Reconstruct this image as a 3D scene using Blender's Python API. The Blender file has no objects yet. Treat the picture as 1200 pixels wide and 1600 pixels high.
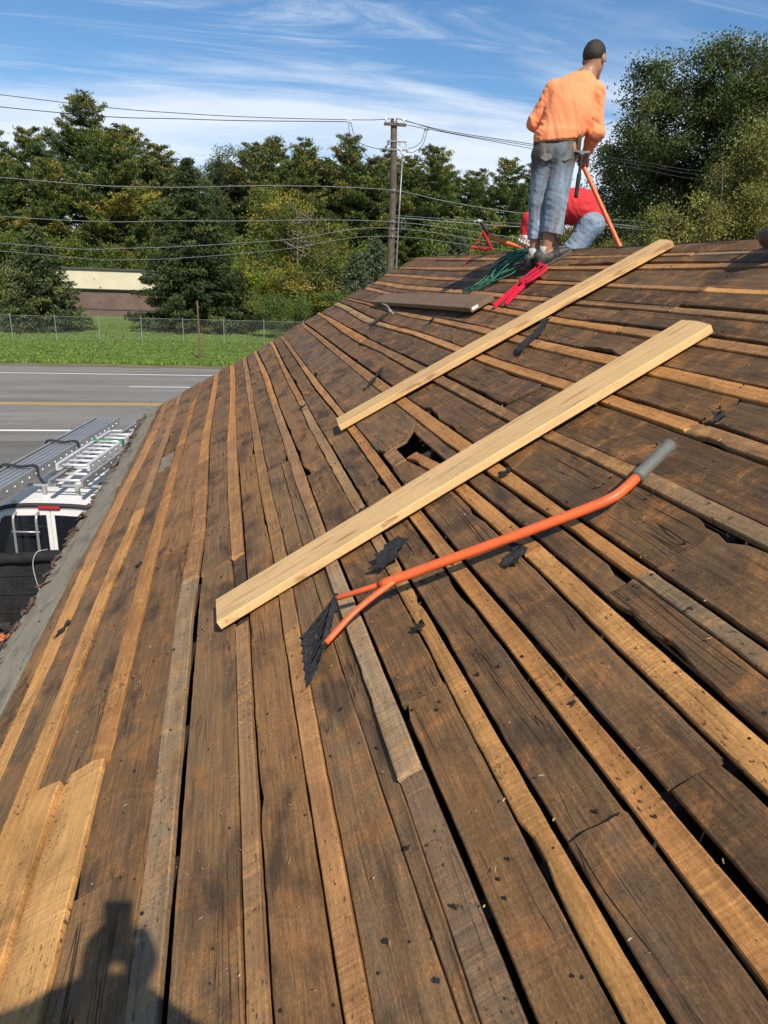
import bpy, math, random
import numpy as np
from mathutils import Vector, Matrix, noise as mnoise

S = bpy.context.scene
COL = S.collection
rng = np.random.default_rng(7)
random.seed(7)
R_ = math.radians

# ------------------------------------------------------------------ camera
PITCH, YAW, ROLL = R_(18.532), R_(12.571), R_(2.104)
fwd = Vector((math.sin(YAW) * math.cos(PITCH), math.cos(YAW) * math.cos(PITCH), -math.sin(PITCH)))
rgt = Vector((math.cos(YAW), -math.sin(YAW), 0))
upv = rgt.cross(fwd)
r2 = math.cos(ROLL) * rgt + math.sin(ROLL) * upv
u2 = -math.sin(ROLL) * rgt + math.cos(ROLL) * upv
cam_d = bpy.data.cameras.new('camera')
cam = bpy.data.objects.new('camera', cam_d)
COL.objects.link(cam)
M = Matrix((r2, u2, -fwd)).transposed().to_4x4()
M.translation = (0, 0, 4.6)
cam.matrix_world = M
cam_d.sensor_fit = 'VERTICAL'
cam_d.sensor_height = 36.0
cam_d.lens = 24.975
cam_d.clip_start = 0.02
cam_d.clip_end = 3000
S.camera = cam

# ------------------------------------------------------------------ sun + sky
SUN_TRAVEL = Vector((-0.1436, 0.675, -0.7236)).normalized()
sun_el = math.asin(-SUN_TRAVEL.z)
to_sun = -SUN_TRAVEL
sd = bpy.data.lights.new('sun', 'SUN')
sd.energy = 5.0
sd.angle = R_(0.53)
sd.color = (1.0, 0.915, 0.78)
so = bpy.data.objects.new('sun', sd)
COL.objects.link(so)
so.rotation_euler = SUN_TRAVEL.to_track_quat('-Z', 'Y').to_euler()
so.location = (10, -20, 40)

W = bpy.data.worlds.new('World')
S.world = W
W.use_nodes = True
nt = W.node_tree
nt.nodes.clear()


class NT:
    """tiny node-tree helper"""
    def __init__(s, tree): s.t = tree
    def n(s, kind, ins=None, **kw):
        nd = s.t.nodes.new(kind)
        for k, v in kw.items(): setattr(nd, k, v)
        for k, v in (ins or {}).items():
            sk = nd.inputs[k]
            if isinstance(v, bpy.types.NodeSocket): s.t.links.new(v, sk)
            else: sk.default_value = v
        return nd
    def math(s, op, a, b=0.0, c=0.0, clamp=False):
        return s.n('ShaderNodeMath', {0: a, 1: b, 2: c}, operation=op, use_clamp=clamp).outputs[0]
    def vmath(s, op, a, b):
        return s.n('ShaderNodeVectorMath', {0: a, 1: b}, operation=op).outputs[0]
    def noise(s, vec, scale=1.0, detail=3.0, rough=0.55, dist=0.0):
        return s.n('ShaderNodeTexNoise', {'Vector': vec, 'Scale': scale, 'Detail': detail, 'Roughness': rough, 'Distortion': dist}).outputs['Fac']
    def ss(s, v, a, b, lo=0.0, hi=1.0):
        return s.n('ShaderNodeMapRange', {'Value': v, 'From Min': a, 'From Max': b, 'To Min': lo, 'To Max': hi}, interpolation_type='SMOOTHSTEP').outputs[0]
    def lin(s, v, a, b, lo=0.0, hi=1.0):
        return s.n('ShaderNodeMapRange', {'Value': v, 'From Min': a, 'From Max': b, 'To Min': lo, 'To Max': hi}).outputs[0]
    def mix(s, f, a, b, mode='MIX'):
        nd = s.n('ShaderNodeMix', data_type='RGBA', blend_type=mode)
        for i, v in ((0, f), (6, a), (7, b)):
            if isinstance(v, bpy.types.NodeSocket): s.t.links.new(v, nd.inputs[i])
            else: nd.inputs[i].default_value = v if i == 0 or len(v) == 4 else (*v, 1)
        return nd.outputs[2]
    def scale(s, vec, xyz):
        return s.n('ShaderNodeMapping', {'Vector': vec, 'Scale': xyz}).outputs[0]


w = NT(nt)
sky = w.n('ShaderNodeTexSky', sky_type='NISHITA', sun_disc=False)
sky.sun_elevation = sun_el
sky.sun_rotation = math.atan2(to_sun.x, to_sun.y)
sky.altitude = 300
sky.air_density = 1.0
sky.dust_density = 0.25
sky.ozone_density = 2.6
skyc = w.n('ShaderNodeHueSaturation', {'Saturation': 1.22, 'Value': 1.08, 'Color': sky.outputs[0]}).outputs[0]
tc = w.n('ShaderNodeTexCoord').outputs['Generated']
sep = w.n('ShaderNodeSeparateXYZ', {0: tc})
zz = w.math('MAXIMUM', sep.outputs[2], 0.0)
den = w.math('ADD', zz, 0.09)
pl = w.n('ShaderNodeCombineXYZ', {0: w.math('DIVIDE', sep.outputs[0], den), 1: w.math('DIVIDE', sep.outputs[1], den), 2: 0.0}).outputs[0]
rotm = w.n('ShaderNodeMapping', {'Vector': pl, 'Rotation': (0, 0, R_(24)), 'Scale': (0.32, 1.0, 1)}).outputs[0]
c1 = w.noise(rotm, 0.75, 7, 0.6, 1.2)
c2 = w.noise(w.n('ShaderNodeMapping', {'Vector': pl, 'Rotation': (0, 0, R_(24)), 'Scale': (0.5, 2.4, 1), 'Location': (3.1, 1.7, 0)}).outputs[0], 1.1, 8, 0.68, 2.0)
low = w.ss(zz, 0.27, 0.16)
thr = w.lin(low, 0, 1, 0.57, 0.30)
m1 = w.ss(w.math('SUBTRACT', c1, thr), -0.04, 0.30)
m2 = w.ss(c2, 0.46, 0.80, 0.0, 0.62)
mask = w.math('MAXIMUM', m1, m2, clamp=True)
mask = w.math('MULTIPLY', mask, 0.9)
cloudc = w.mix(c2, (6.2, 7.1, 8.6), (8.6, 9.0, 9.6))
colr = w.mix(mask, skyc, cloudc)
bg = w.n('ShaderNodeBackground', {'Color': colr, 'Strength': 0.10})
out = w.n('ShaderNodeOutputWorld', {0: bg.outputs[0]})

S.view_settings.view_transform = 'Standard'
S.view_settings.look = 'None'
S.view_settings.exposure = 0.22
S.view_settings.gamma = 1.0
S.view_settings.use_curve_mapping = False
S.render.engine = 'CYCLES'
S.cycles.max_bounces = 6
S.cycles.transparent_max_bounces = 12
S.cycles.sample_clamp_indirect = 6.0

# ------------------------------------------------------------------ helpers


def set_tags(o, label=None, category=None, group=None, kind=None):
    if label: o['label'] = label
    if category: o['category'] = category
    if group: o['group'] = group
    if kind: o['kind'] = kind
    return o


def empty(name, loc=(0, 0, 0), rot=(0, 0, 0), parent=None, **tags):
    o = bpy.data.objects.new(name, None)
    o.empty_display_size = 0.2
    COL.objects.link(o)
    o.location = loc
    o.rotation_euler = rot
    if parent: o.parent = parent
    return set_tags(o, **tags)


def mesh_obj(name, verts, faces, mat, parent=None, loc=(0, 0, 0), rot=(0, 0, 0), smooth=False, color=None, **tags):
    me = bpy.data.meshes.new(name)
    me.from_pydata([tuple(v) for v in verts], [], [tuple(f) for f in faces])
    me.update()
    if smooth: me.polygons.foreach_set('use_smooth', [True] * len(me.polygons))
    if isinstance(mat, (list, tuple)):
        for m in mat: me.materials.append(m)
    elif mat: me.materials.append(mat)
    o = bpy.data.objects.new(name, me)
    COL.objects.link(o)
    o.location = loc
    o.rotation_euler = rot
    if parent: o.parent = parent
    if color: o.color = (*color, 1)
    return set_tags(o, **tags)


def dup(root, loc=None, rotz=None, scale=None, **tags):
    """copy a thing with its parts and sub-parts (mesh data shared)"""
    def cp(o, par):
        c = o.copy()
        COL.objects.link(c)
        c.parent = par
        for ch in list(o.children): cp(ch, c)
        return c
    r = cp(root, root.parent)
    if loc is not None: r.location = loc
    if rotz is not None: r.rotation_euler = (0, 0, rotz)
    if scale is not None: r.scale = scale
    return set_tags(r, **tags)


def frame_from(d, hint=(0, 0, 1)):
    d = np.asarray(d, float); d = d / np.linalg.norm(d)
    h = np.asarray(hint, float)
    if abs(d @ h) > 0.95: h = np.array([1.0, 0, 0])
    a = np.cross(h, d); a /= np.linalg.norm(a)
    return a, np.cross(d, a), d


class MB:
    """collects pieces of ONE mesh"""
    def __init__(s): s.v = []; s.f = []
    def add(s, vs, fs):
        b = len(s.v)
        s.v.extend([tuple(map(float, p)) for p in vs])
        s.f.extend([tuple(b + i for i in f) for f in fs])
        return s
    def box(s, c, size, rot=None, bev=0.0):
        hx, hy, hz = [k / 2 for k in size]
        if bev <= 0:
            P = [(x, y, z) for x in (-hx, hx) for y in (-hy, hy) for z in (-hz, hz)]
            Fs = [(0, 1, 3, 2), (4, 6, 7, 5), (0, 4, 5, 1), (2, 3, 7, 6), (0, 2, 6, 4), (1, 5, 7, 3)]
        else:
            b = min(bev, hx * .9, hy * .9, hz * .9)
            P = []; idx = {}
            for sx in (-1, 1):
                for sy in (-1, 1):
                    for sz in (-1, 1):
                        for ax in range(3):
                            p = [sx * (hx - b), sy * (hy - b), sz * (hz - b)]
                            p[ax] = (sx * hx, sy * hy, sz * hz)[ax]
                            idx[(sx, sy, sz, ax)] = len(P); P.append(tuple(p))
            Fs = []
            for ax in range(3):
                o1, o2 = [k for k in range(3) if k != ax]
                for sg in (-1, 1):
                    q = []
                    for a, c2_ in ((-1, -1), (1, -1), (1, 1), (-1, 1)):
                        k = [0, 0, 0]; k[ax] = sg; k[o1] = a; k[o2] = c2_
                        q.append(idx[(*k, ax)])
                    Fs.append(q)
                for a in (-1, 1):
                    for c2_ in (-1, 1):
                        q = []
                        for sg, axx in ((-1, o1), (1, o1), (1, o2), (-1, o2)):
                            k = [0, 0, 0]; k[ax] = sg; k[o1] = a; k[o2] = c2_
                            q.append(idx[(*k, axx)])
                        Fs.append(q)
            for sx in (-1, 1):
                for sy in (-1, 1):
                    for sz in (-1, 1): Fs.append([idx[(sx, sy, sz, ax)] for ax in range(3)])
        A = np.array(P)
        if rot is not None: A = A @ np.array(rot).T
        return s.add(A + np.array(c), Fs)
    def bar(s, a, b, wid, thk, hint=(0, 0, 1), bev=0.0):
        a = np.array(a, float); b = np.array(b, float)
        x, y, d = frame_from(b - a, hint)
        return s.box((a + b) / 2, (wid, thk, np.linalg.norm(b - a)), np.stack([x, y, d], 1), bev)
    def tube(s, pts, rad, n=8, cap=True, flat=None):
        P = np.asarray(pts, float); m = len(P)
        rad = np.broadcast_to(np.asarray(rad, float), (m,))
        T = np.gradient(P, axis=0); T /= (np.linalg.norm(T, axis=1)[:, None] + 1e-9)
        x, y, _ = frame_from(T[0])
        vs = []
        for i in range(m):
            x = x - T[i] * (x @ T[i]); x /= np.linalg.norm(x) + 1e-9
            y = np.cross(T[i], x)
            for k in range(n):
                a = 2 * math.pi * k / n
                vs.append(P[i] + rad[i] * (math.cos(a) * x + math.sin(a) * y * (flat or 1)))
        fs = [(i * n + k, i * n + (k + 1) % n, (i + 1) * n + (k + 1) % n, (i + 1) * n + k) for i in range(m - 1) for k in range(n)]
        if cap:
            fs.append(tuple(reversed(range(n)))); fs.append(tuple((m - 1) * n + k for k in range(n)))
        return s.add(vs, fs)
    def prism(s, poly, z0, z1, rot=None, off=(0, 0, 0)):
        n = len(poly)
        A = np.array([(x, y, z0) for x, y in poly] + [(x, y, z1) for x, y in poly])
        if rot is not None: A = A @ np.array(rot).T
        fs = [tuple(reversed(range(n))), tuple(range(n, 2 * n))] + [(i, (i + 1) % n, n + (i + 1) % n, n + i) for i in range(n)]
        return s.add(A + np.array(off), fs)
    def lathe(s, prof, n=16, c=(0, 0, 0), rot=None):
        vs = []
        for r, z in prof:
            for k in range(n):
                a = 2 * math.pi * k / n
                vs.append((r * math.cos(a), r * math.sin(a), z))
        A = np.array(vs)
        if rot is not None: A = A @ np.array(rot).T
        m = len(prof)
        fs = [(i * n + k, i * n + (k + 1) % n, (i + 1) * n + (k + 1) % n, (i + 1) * n + k) for i in range(m - 1) for k in range(n)]
        return s.add(A + np.array(c), fs)
    def build(s, name, mat, parent=None, **kw):
        return mesh_obj(name, s.v, s.f, mat, parent, **kw)


def smooth_path(pts, n=8):
    P = np.asarray(pts, float)
    Q = np.vstack([2 * P[0] - P[1], P, 2 * P[-1] - P[-2]])
    o = []
    for i in range(1, len(Q) - 2):
        for t in np.linspace(0, 1, n, endpoint=False):
            a, b, c, d = Q[i - 1], Q[i], Q[i + 1], Q[i + 2]
            o.append(.5 * ((2 * b) + (c - a) * t + (2 * a - 5 * b + 4 * c - d) * t * t + (3 * b - a - 3 * c + d) * t ** 3))
    o.append(P[-1])
    return np.array(o)


# ------------------------------------------------------------------ materials
def new_mat(name):
    m = bpy.data.materials.new(name)
    m.use_nodes = True
    m.node_tree.nodes.clear()
    return m, NT(m.node_tree)


def finish(m, t, col, rough=0.7, bump=None, bstr=0.5, bdist=0.01, metal=0.0, spec=0.4, **kw):
    p = t.n('ShaderNodeBsdfPrincipled')
    def put(k, v):
        if isinstance(v, bpy.types.NodeSocket): t.t.links.new(v, p.inputs[k])
        else: p.inputs[k].default_value = v
    put('Base Color', col if isinstance(col, bpy.types.NodeSocket) or len(col) == 4 else (*col, 1))
    put('Roughness', rough); put('Metallic', metal); put('Specular IOR Level', spec)
    for k, v in kw.items(): put(k, v)
    if bump is not None:
        b = t.n('ShaderNodeBump', {'Height': bump, 'Strength': bstr, 'Distance': bdist})
        t.t.links.new(b.outputs[0], p.inputs['Normal'])
    o = t.n('ShaderNodeOutputMaterial', {0: p.outputs[0]})
    return m


def plain(name, col, rough=0.6, metal=0.0, var=0.25, scale=6.0, bstr=0.15, bdist=0.004, spec=0.4, dirt=None):
    """single colour broken up with noise, wear and fine relief"""
    m, t = new_mat(name)
    o = t.n('ShaderNodeTexCoord').outputs['Object']
    a = t.noise(o, scale, 5, 0.6)
    b = t.noise(o, scale * 9, 4, 0.6)
    f = t.math('ADD', t.lin(a, 0.3, 0.7, 1 - var, 1 + var * .6), t.lin(b, 0.3, 0.7, -var * .4, var * .4))
    c = t.mix(1.0, (*col, 1), t.n('ShaderNodeCombineXYZ', {0: f, 1: f, 2: f}).outputs[0], 'MULTIPLY')
    if dirt:
        dm = t.ss(t.noise(o, scale * 2.3, 6, 0.7), dirt[1], dirt[1] + .12)
        c = t.mix(dm, c, dirt[0])
    return finish(m, t, c, t.lin(b, .3, .7, max(rough - .1, .05), min(rough + .1, 1)), b, bstr, bdist, metal, spec)


def wood_mat(name, dark, warm, stain=0.5, speck=0.0, saw=0.12, crack=0.5, grain=0.3, base=None, grey=0.3, bump=0.55, dist=0.0025, dash=0.0, scuff=0.0):
    """boards running along local Y; the board's own tint comes from obj.color"""
    m, t = new_mat(name)
    tcn = t.n('ShaderNodeTexCoord').outputs['Object']
    oi = t.n('ShaderNodeObjectInfo')
    off = t.n('ShaderNodeCombineXYZ', {0: t.math('MULTIPLY', oi.outputs['Random'], 31.0), 1: t.math('MULTIPLY', oi.outputs['Random'], 77.0), 2: 0.0}).outputs[0]
    P = t.vmath('ADD', tcn, off)
    g1 = t.noise(t.scale(P, (55, 2.2, 20)), 1.0, 7, 0.65, 0.6)
    g2 = t.noise(t.scale(P, (170, 6, 40)), 1.0, 4, 0.7)
    bl = t.noise(t.scale(P, (5.5, 2.4, 3)), 1.0, 6, 0.62, 0.4)
    bl2 = t.noise(t.scale(P, (5.0, 6.5, 3)), 1.0, 8, 0.74, 0.9)
    bl3 = t.noise(t.scale(P, (9, 1.1, 3)), 1.0, 5, 0.6, 0.5)
    sw = t.noise(t.scale(P, (5, 140, 8)), 1.0, 3, 0.6, 0.25)
    base_c = oi.outputs['Color'] if base is None else t.mix(0.0, base, base)
    c = t.mix(t.math('MULTIPLY', t.ss(bl2, 0.47, 0.66), stain), base_c, warm)
    c = t.mix(t.math('MULTIPLY', t.ss(bl, 0.47, 0.68), stain * .95), c, dark)
    c = t.mix(t.math('MULTIPLY', t.ss(bl3, 0.50, 0.70), grey), c, (0.135, 0.105, 0.072, 1))
    f = t.math('MULTIPLY', t.lin(g1, 0.28, 0.72, 1 - grain * .62, 1 + grain * .5), t.lin(g2, 0.3, 0.7, 1 - grain * .55, 1 + grain * .5))
    sw = t.math('ADD', 0.5, t.math('MULTIPLY', t.math('SUBTRACT', sw, 0.5), t.ss(t.noise(t.scale(P, (2.5, 2.0, 2)), 1.0, 3), 0.38, 0.66)))
    f = t.math('MULTIPLY', f, t.lin(sw, 0.3, 0.7, 1 - saw * 1.6, 1 + saw * 1.6))
    pit = t.noise(t.scale(P, (240, 95, 60)), 1.0, 5, 0.8)
    f = t.math('MULTIPLY', f, t.lin(pit, 0.3, 0.7, 1 - grain * .85, 1 + grain * .75))
    c = t.mix(1.0, c, t.n('ShaderNodeCombineXYZ', {0: f, 1: f, 2: f}).outputs[0], 'MULTIPLY')
    if speck > 0:
        sp = t.ss(t.noise(t.scale(P, (110, 46, 40)), 1.0, 3, 0.6), 0.60, 0.66)
        sp = t.math('MULTIPLY', sp, t.ss(t.noise(t.scale(P, (6, 3, 4)), 1.0, 3), 0.40, 0.62))
        c = t.mix(t.math('MULTIPLY', sp, speck), c, (0.022, 0.014, 0.008, 1))
    ck = t.noise(t.scale(P, (17, 0.55, 9)), 1.0, 3, 0.5, 0.8)
    ckm = t.math('SUBTRACT', 1.0, t.ss(t.math('ABSOLUTE', t.math('SUBTRACT', ck, 0.5)), 0.0, 0.010))
    ckm = t.math('MULTIPLY', t.math('MULTIPLY', ckm, t.ss(t.noise(t.scale(P, (4, 1.6, 3)), 1.0, 2), 0.48, 0.6)), crack)
    c = t.mix(ckm, c, (0.012, 0.009, 0.007, 1))
    pale = t.ss(t.noise(t.scale(P, (60, 18, 30)), 1.0, 4, 0.7), 0.72, 0.78, 0, 0.35)
    c = t.mix(pale, c, (0.34, 0.25, 0.15, 1))
    if scuff > 0:
        sc_ = t.ss(t.noise(t.scale(P, (7, 30, 5)), 1.0, 6, 0.72, 1.5), 0.60, 0.74)
        sc_ = t.math('MULTIPLY', sc_, t.ss(t.noise(t.scale(P, (3, 2, 2)), 1.0, 3), 0.45, 0.62))
        c = t.mix(t.math('MULTIPLY', sc_, scuff), c, (0.42, 0.34, 0.24, 1))
        rst = t.ss(t.noise(t.scale(P, (14, 9, 5)), 1.0, 4, 0.6), 0.60, 0.72)
        c = t.mix(t.math('MULTIPLY', rst, 0.35), c, (0.030, 0.022, 0.016, 1))
    if dash > 0:
        ds = t.ss(t.noise(t.scale(P, (60, 3.2, 12)), 1.0, 4, 0.6, 0.3), 0.58, 0.68)
        c = t.mix(t.math('MULTIPLY', ds, dash), c, (0.31, 0.175, 0.080, 1))
        dirt_ = t.ss(t.noise(t.scale(P, (8, 3.2, 4)), 1.0, 6, 0.7, 0.6), 0.56, 0.74)
        c = t.mix(t.math('MULTIPLY', dirt_, 0.5), c, (0.33, 0.235, 0.15, 1))
        kn = t.n('ShaderNodeTexVoronoi', {'Vector': t.scale(P, (9, 1.6, 6)), 'Scale': 1.0}).outputs['Distance']
        c = t.mix(t.ss(kn, 0.13, 0.05, 0, 0.75), c, (0.30, 0.14, 0.05, 1))
    h = t.math('ADD', t.math('ADD', g1, t.math('MULTIPLY', g2, 0.5)), t.math('MULTIPLY', sw, saw * 3))
    h = t.math('ADD', t.math('SUBTRACT', h, t.math('MULTIPLY', ckm, 2.5)), t.math('MULTIPLY', pit, 0.5))
    return finish(m, t, c, t.lin(g1, .3, .7, .62, .86), h, bump, dist, 0, 0.28)


def veg_mat(name, trans=0.25, rough=0.6):
    m, t = new_mat(name)
    a = t.n('ShaderNodeAttribute', attribute_name='Col').outputs['Color']
    p = t.n('ShaderNodeBsdfPrincipled', {'Base Color': a, 'Roughness': rough, 'Specular IOR Level': 0.25})
    tr = t.n('ShaderNodeBsdfTranslucent', {'Color': t.mix(1.0, a, (1.1, 1.25, 0.6, 1), 'MULTIPLY')})
    mx = t.n('ShaderNodeMixShader', {0: trans, 1: p.outputs[0], 2: tr.outputs[0]})
    t.n('ShaderNodeOutputMaterial', {0: mx.outputs[0]})
    return m


M_board = wood_mat('weathered_boards', (0.045, 0.030, 0.019, 1), (0.330, 0.150, 0.048, 1), stain=0.82, saw=0.10, crack=0.85, grain=0.52, grey=0.26, bump=0.8, scuff=0.28)
M_strip = wood_mat('golden_strips', (0.190, 0.088, 0.030, 1), (0.58, 0.295, 0.095, 1), stain=0.55, speck=0.9, saw=0.20, crack=0.35, grain=0.32, grey=0.08, bump=0.7, scuff=0.12)
M_grey = wood_mat('grey_boards', (0.075, 0.066, 0.048, 1), (0.27, 0.235, 0.17, 1), stain=0.6, saw=0.05, crack=0.9, grain=0.38, grey=0.10, scuff=.3)
M_lumber = wood_mat('new_lumber', (0.50, 0.31, 0.135, 1), (0.70, 0.47, 0.235, 1), stain=0.55, saw=0.03, crack=0.0, grain=0.17, grey=0.0, bump=0.25, dist=0.001, dash=0.85)
M_aged = wood_mat('aged_lumber', (0.13, 0.085, 0.05, 1), (0.24, 0.15, 0.08, 1), stain=0.5, saw=0.06, crack=0.3, grain=0.22, grey=0.3, bump=0.3)
M_attic = plain('attic_dark_wood', (0.035, 0.026, 0.018), 0.9)
M_nail = plain('rusty_nail', (0.06, 0.045, 0.035), 0.55, 0.6)
M_felt = plain('black_felt', (0.022, 0.022, 0.023), 0.9, var=.5, scale=25, bstr=0.6, bdist=0.003)
M_shingle = plain('old_shingle', (0.13, 0.075, 0.05), 0.9, var=.7, scale=14, bstr=.6)
# ------------------------------------------------------------------ ground, road
def sheet(name, poly, z, mat, **tags):
    return mesh_obj(name, [(x, y, z) for x, y in poly], [tuple(range(len(poly)))], mat, kind='structure', **tags)


ROADDIR = -0.06


def rl(x, y0): return (x, y0 + ROADDIR * x)


def strip(name, x0, x1, ya, yb, z, mat, **tags):
    return sheet(name, [rl(x0, ya), rl(x1, ya), rl(x1, yb), rl(x0, yb)], z, mat, **tags)


def ground_mat(name, stops, sc=(0.6, 5, 40), bstr=.6, bd=.02, rough=.95):
    m, t = new_mat(name)
    o = t.n('ShaderNodeTexCoord').outputs['Object']
    a, b, c = (t.noise(o, s, 6, .62) for s in sc)
    col = t.mix(t.ss(a, .36, .64), stops[0], stops[1])
    col = t.mix(t.math('MULTIPLY', t.ss(b, .42, .66), .6), col, stops[2])
    f = t.lin(c, .25, .75, .72, 1.25)
    col = t.mix(1.0, col, t.n('ShaderNodeCombineXYZ', {0: f, 1: f, 2: f}).outputs[0], 'MULTIPLY')
    return finish(m, t, col, rough, t.math('ADD', b, c), bstr, bd, 0, .2)


M_lawn = ground_mat('lawn', ((.080, .135, .026, 1), (.105, .165, .036, 1), (.130, .155, .05, 1)), (.12, 1.3, 14))
M_soil = ground_mat('far_field', ((.06, .10, .03, 1), (.08, .11, .035, 1), (.05, .07, .02, 1)), (.03, .4, 6))
M_verge = ground_mat('dry_verge', ((.17, .15, .085, 1), (.12, .115, .055, 1), (.21, .18, .11, 1)), (.8, 6, 40))


def asphalt_mat(name, base, warm):
    m, t = new_mat(name)
    o = t.n('ShaderNodeTexCoord').outputs['Object']
    lane = t.noise(t.scale(o, (.06, .9, 1)), 1, 4, .6)
    patch = t.noise(t.scale(o, (.25, 1.1, 1)), 1, 5, .6)
    fine = t.noise(o, 60, 3, .7)
    col = t.mix(t.ss(lane, .38, .62), base, warm)
    f = t.math('MULTIPLY', t.lin(patch, .3, .7, .88, 1.12), t.lin(fine, .25, .75, .82, 1.18))
    ck = t.noise(t.scale(o, (.3, .9, 1)), 1, 6, .7, 1.0)
    ckm = t.math('SUBTRACT', 1.0, t.ss(t.math('ABSOLUTE', t.math('SUBTRACT', ck, .5)), 0.0, .006))
    col = t.mix(1.0, col, t.n('ShaderNodeCombineXYZ', {0: f, 1: f, 2: f}).outputs[0], 'MULTIPLY')
    col = t.mix(t.math('MULTIPLY', ckm, .55), col, (.02, .02, .02, 1))
    return finish(m, t, col, .85, fine, .4, .01, 0, .3)


M_asph = asphalt_mat('road_asphalt', (.165, .160, .145, 1), (.205, .200, .182, 1))
M_lot = asphalt_mat('lot_asphalt', (.135, .130, .118, 1), (.165, .160, .146, 1))


def paint_mat(name, col):
    m, t = new_mat(name)
    o = t.n('ShaderNodeTexCoord').outputs['Object']
    w_ = t.ss(t.noise(o, 9, 6, .75), .60, .74)
    return finish(m, t, t.mix(t.math('MULTIPLY', w_, .75), (*col, 1), (.13, .13, .12, 1)), .7)


M_white = paint_mat('white_road_paint', (.74, .74, .70))
M_yellow = paint_mat('yellow_road_paint', (.66, .36, .045))

sheet('ground', [(-900, -700), (900, -700), (900, 1300), (-900, 1300)], -0.06, M_soil)
strip('lawn', -160, 160, 36.3, 100, -0.02, M_lawn)
strip('parking_lot', -120, 120, -40, 20.2, -0.012, M_lot)
strip('road', -260, 260, 19.9, 35.6, -0.004, M_asph)
# ragged dry verge between asphalt and grass
vx = np.arange(-60, 60, .45)
vv = [(*rl(x, 35.35 + .09 * math.sin(x * 1.9) + .08 * rng.normal()), .004) for x in vx] + [(*rl(x, 36.5 + .22 * math.sin(x * .8 + 1) + .14 * rng.normal()), .006) for x in vx]
mesh_obj('verge', vv, [(i, i + 1, len(vx) + i + 1, len(vx) + i) for i in range(len(vx) - 1)], M_verge, kind='structure')
strip('edge_line', -200, 200, 32.93, 33.07, .000, M_white)
strip('edge_line', -200, 200, 21.22, 21.40, .000, M_white)
strip('centre_line', -200, 200, 25.44, 25.56, .000, M_yellow)
strip('centre_line', -200, 200, 25.70, 25.82, .000, M_yellow)
for k in range(-8, 9):
    strip('lane_dash', -3.9 + k * 12.2, -0.85 + k * 12.2, 29.48, 29.6, .000, M_white)

# ------------------------------------------------------------------ the house with its stripped roof
TH = R_(30.135)
CT, ST = math.cos(TH), math.sin(TH)
EX, EZ = -1.3386, 2.457


def roof(u, y, h=0.0): return Vector((EX + u * CT - h * ST, y, EZ + u * ST + h * CT))


house = empty('house', (EX, 0, EZ), (0, -TH, 0), label='low house with its roof stripped to bare weathered boards and lath strips', category='house')
HINV = np.array(Matrix.Rotation(-TH, 3, 'Y').inverted())


def to_roof(vs): return (np.asarray(vs, float) - np.array([EX, 0, EZ])) @ HINV.T


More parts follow.
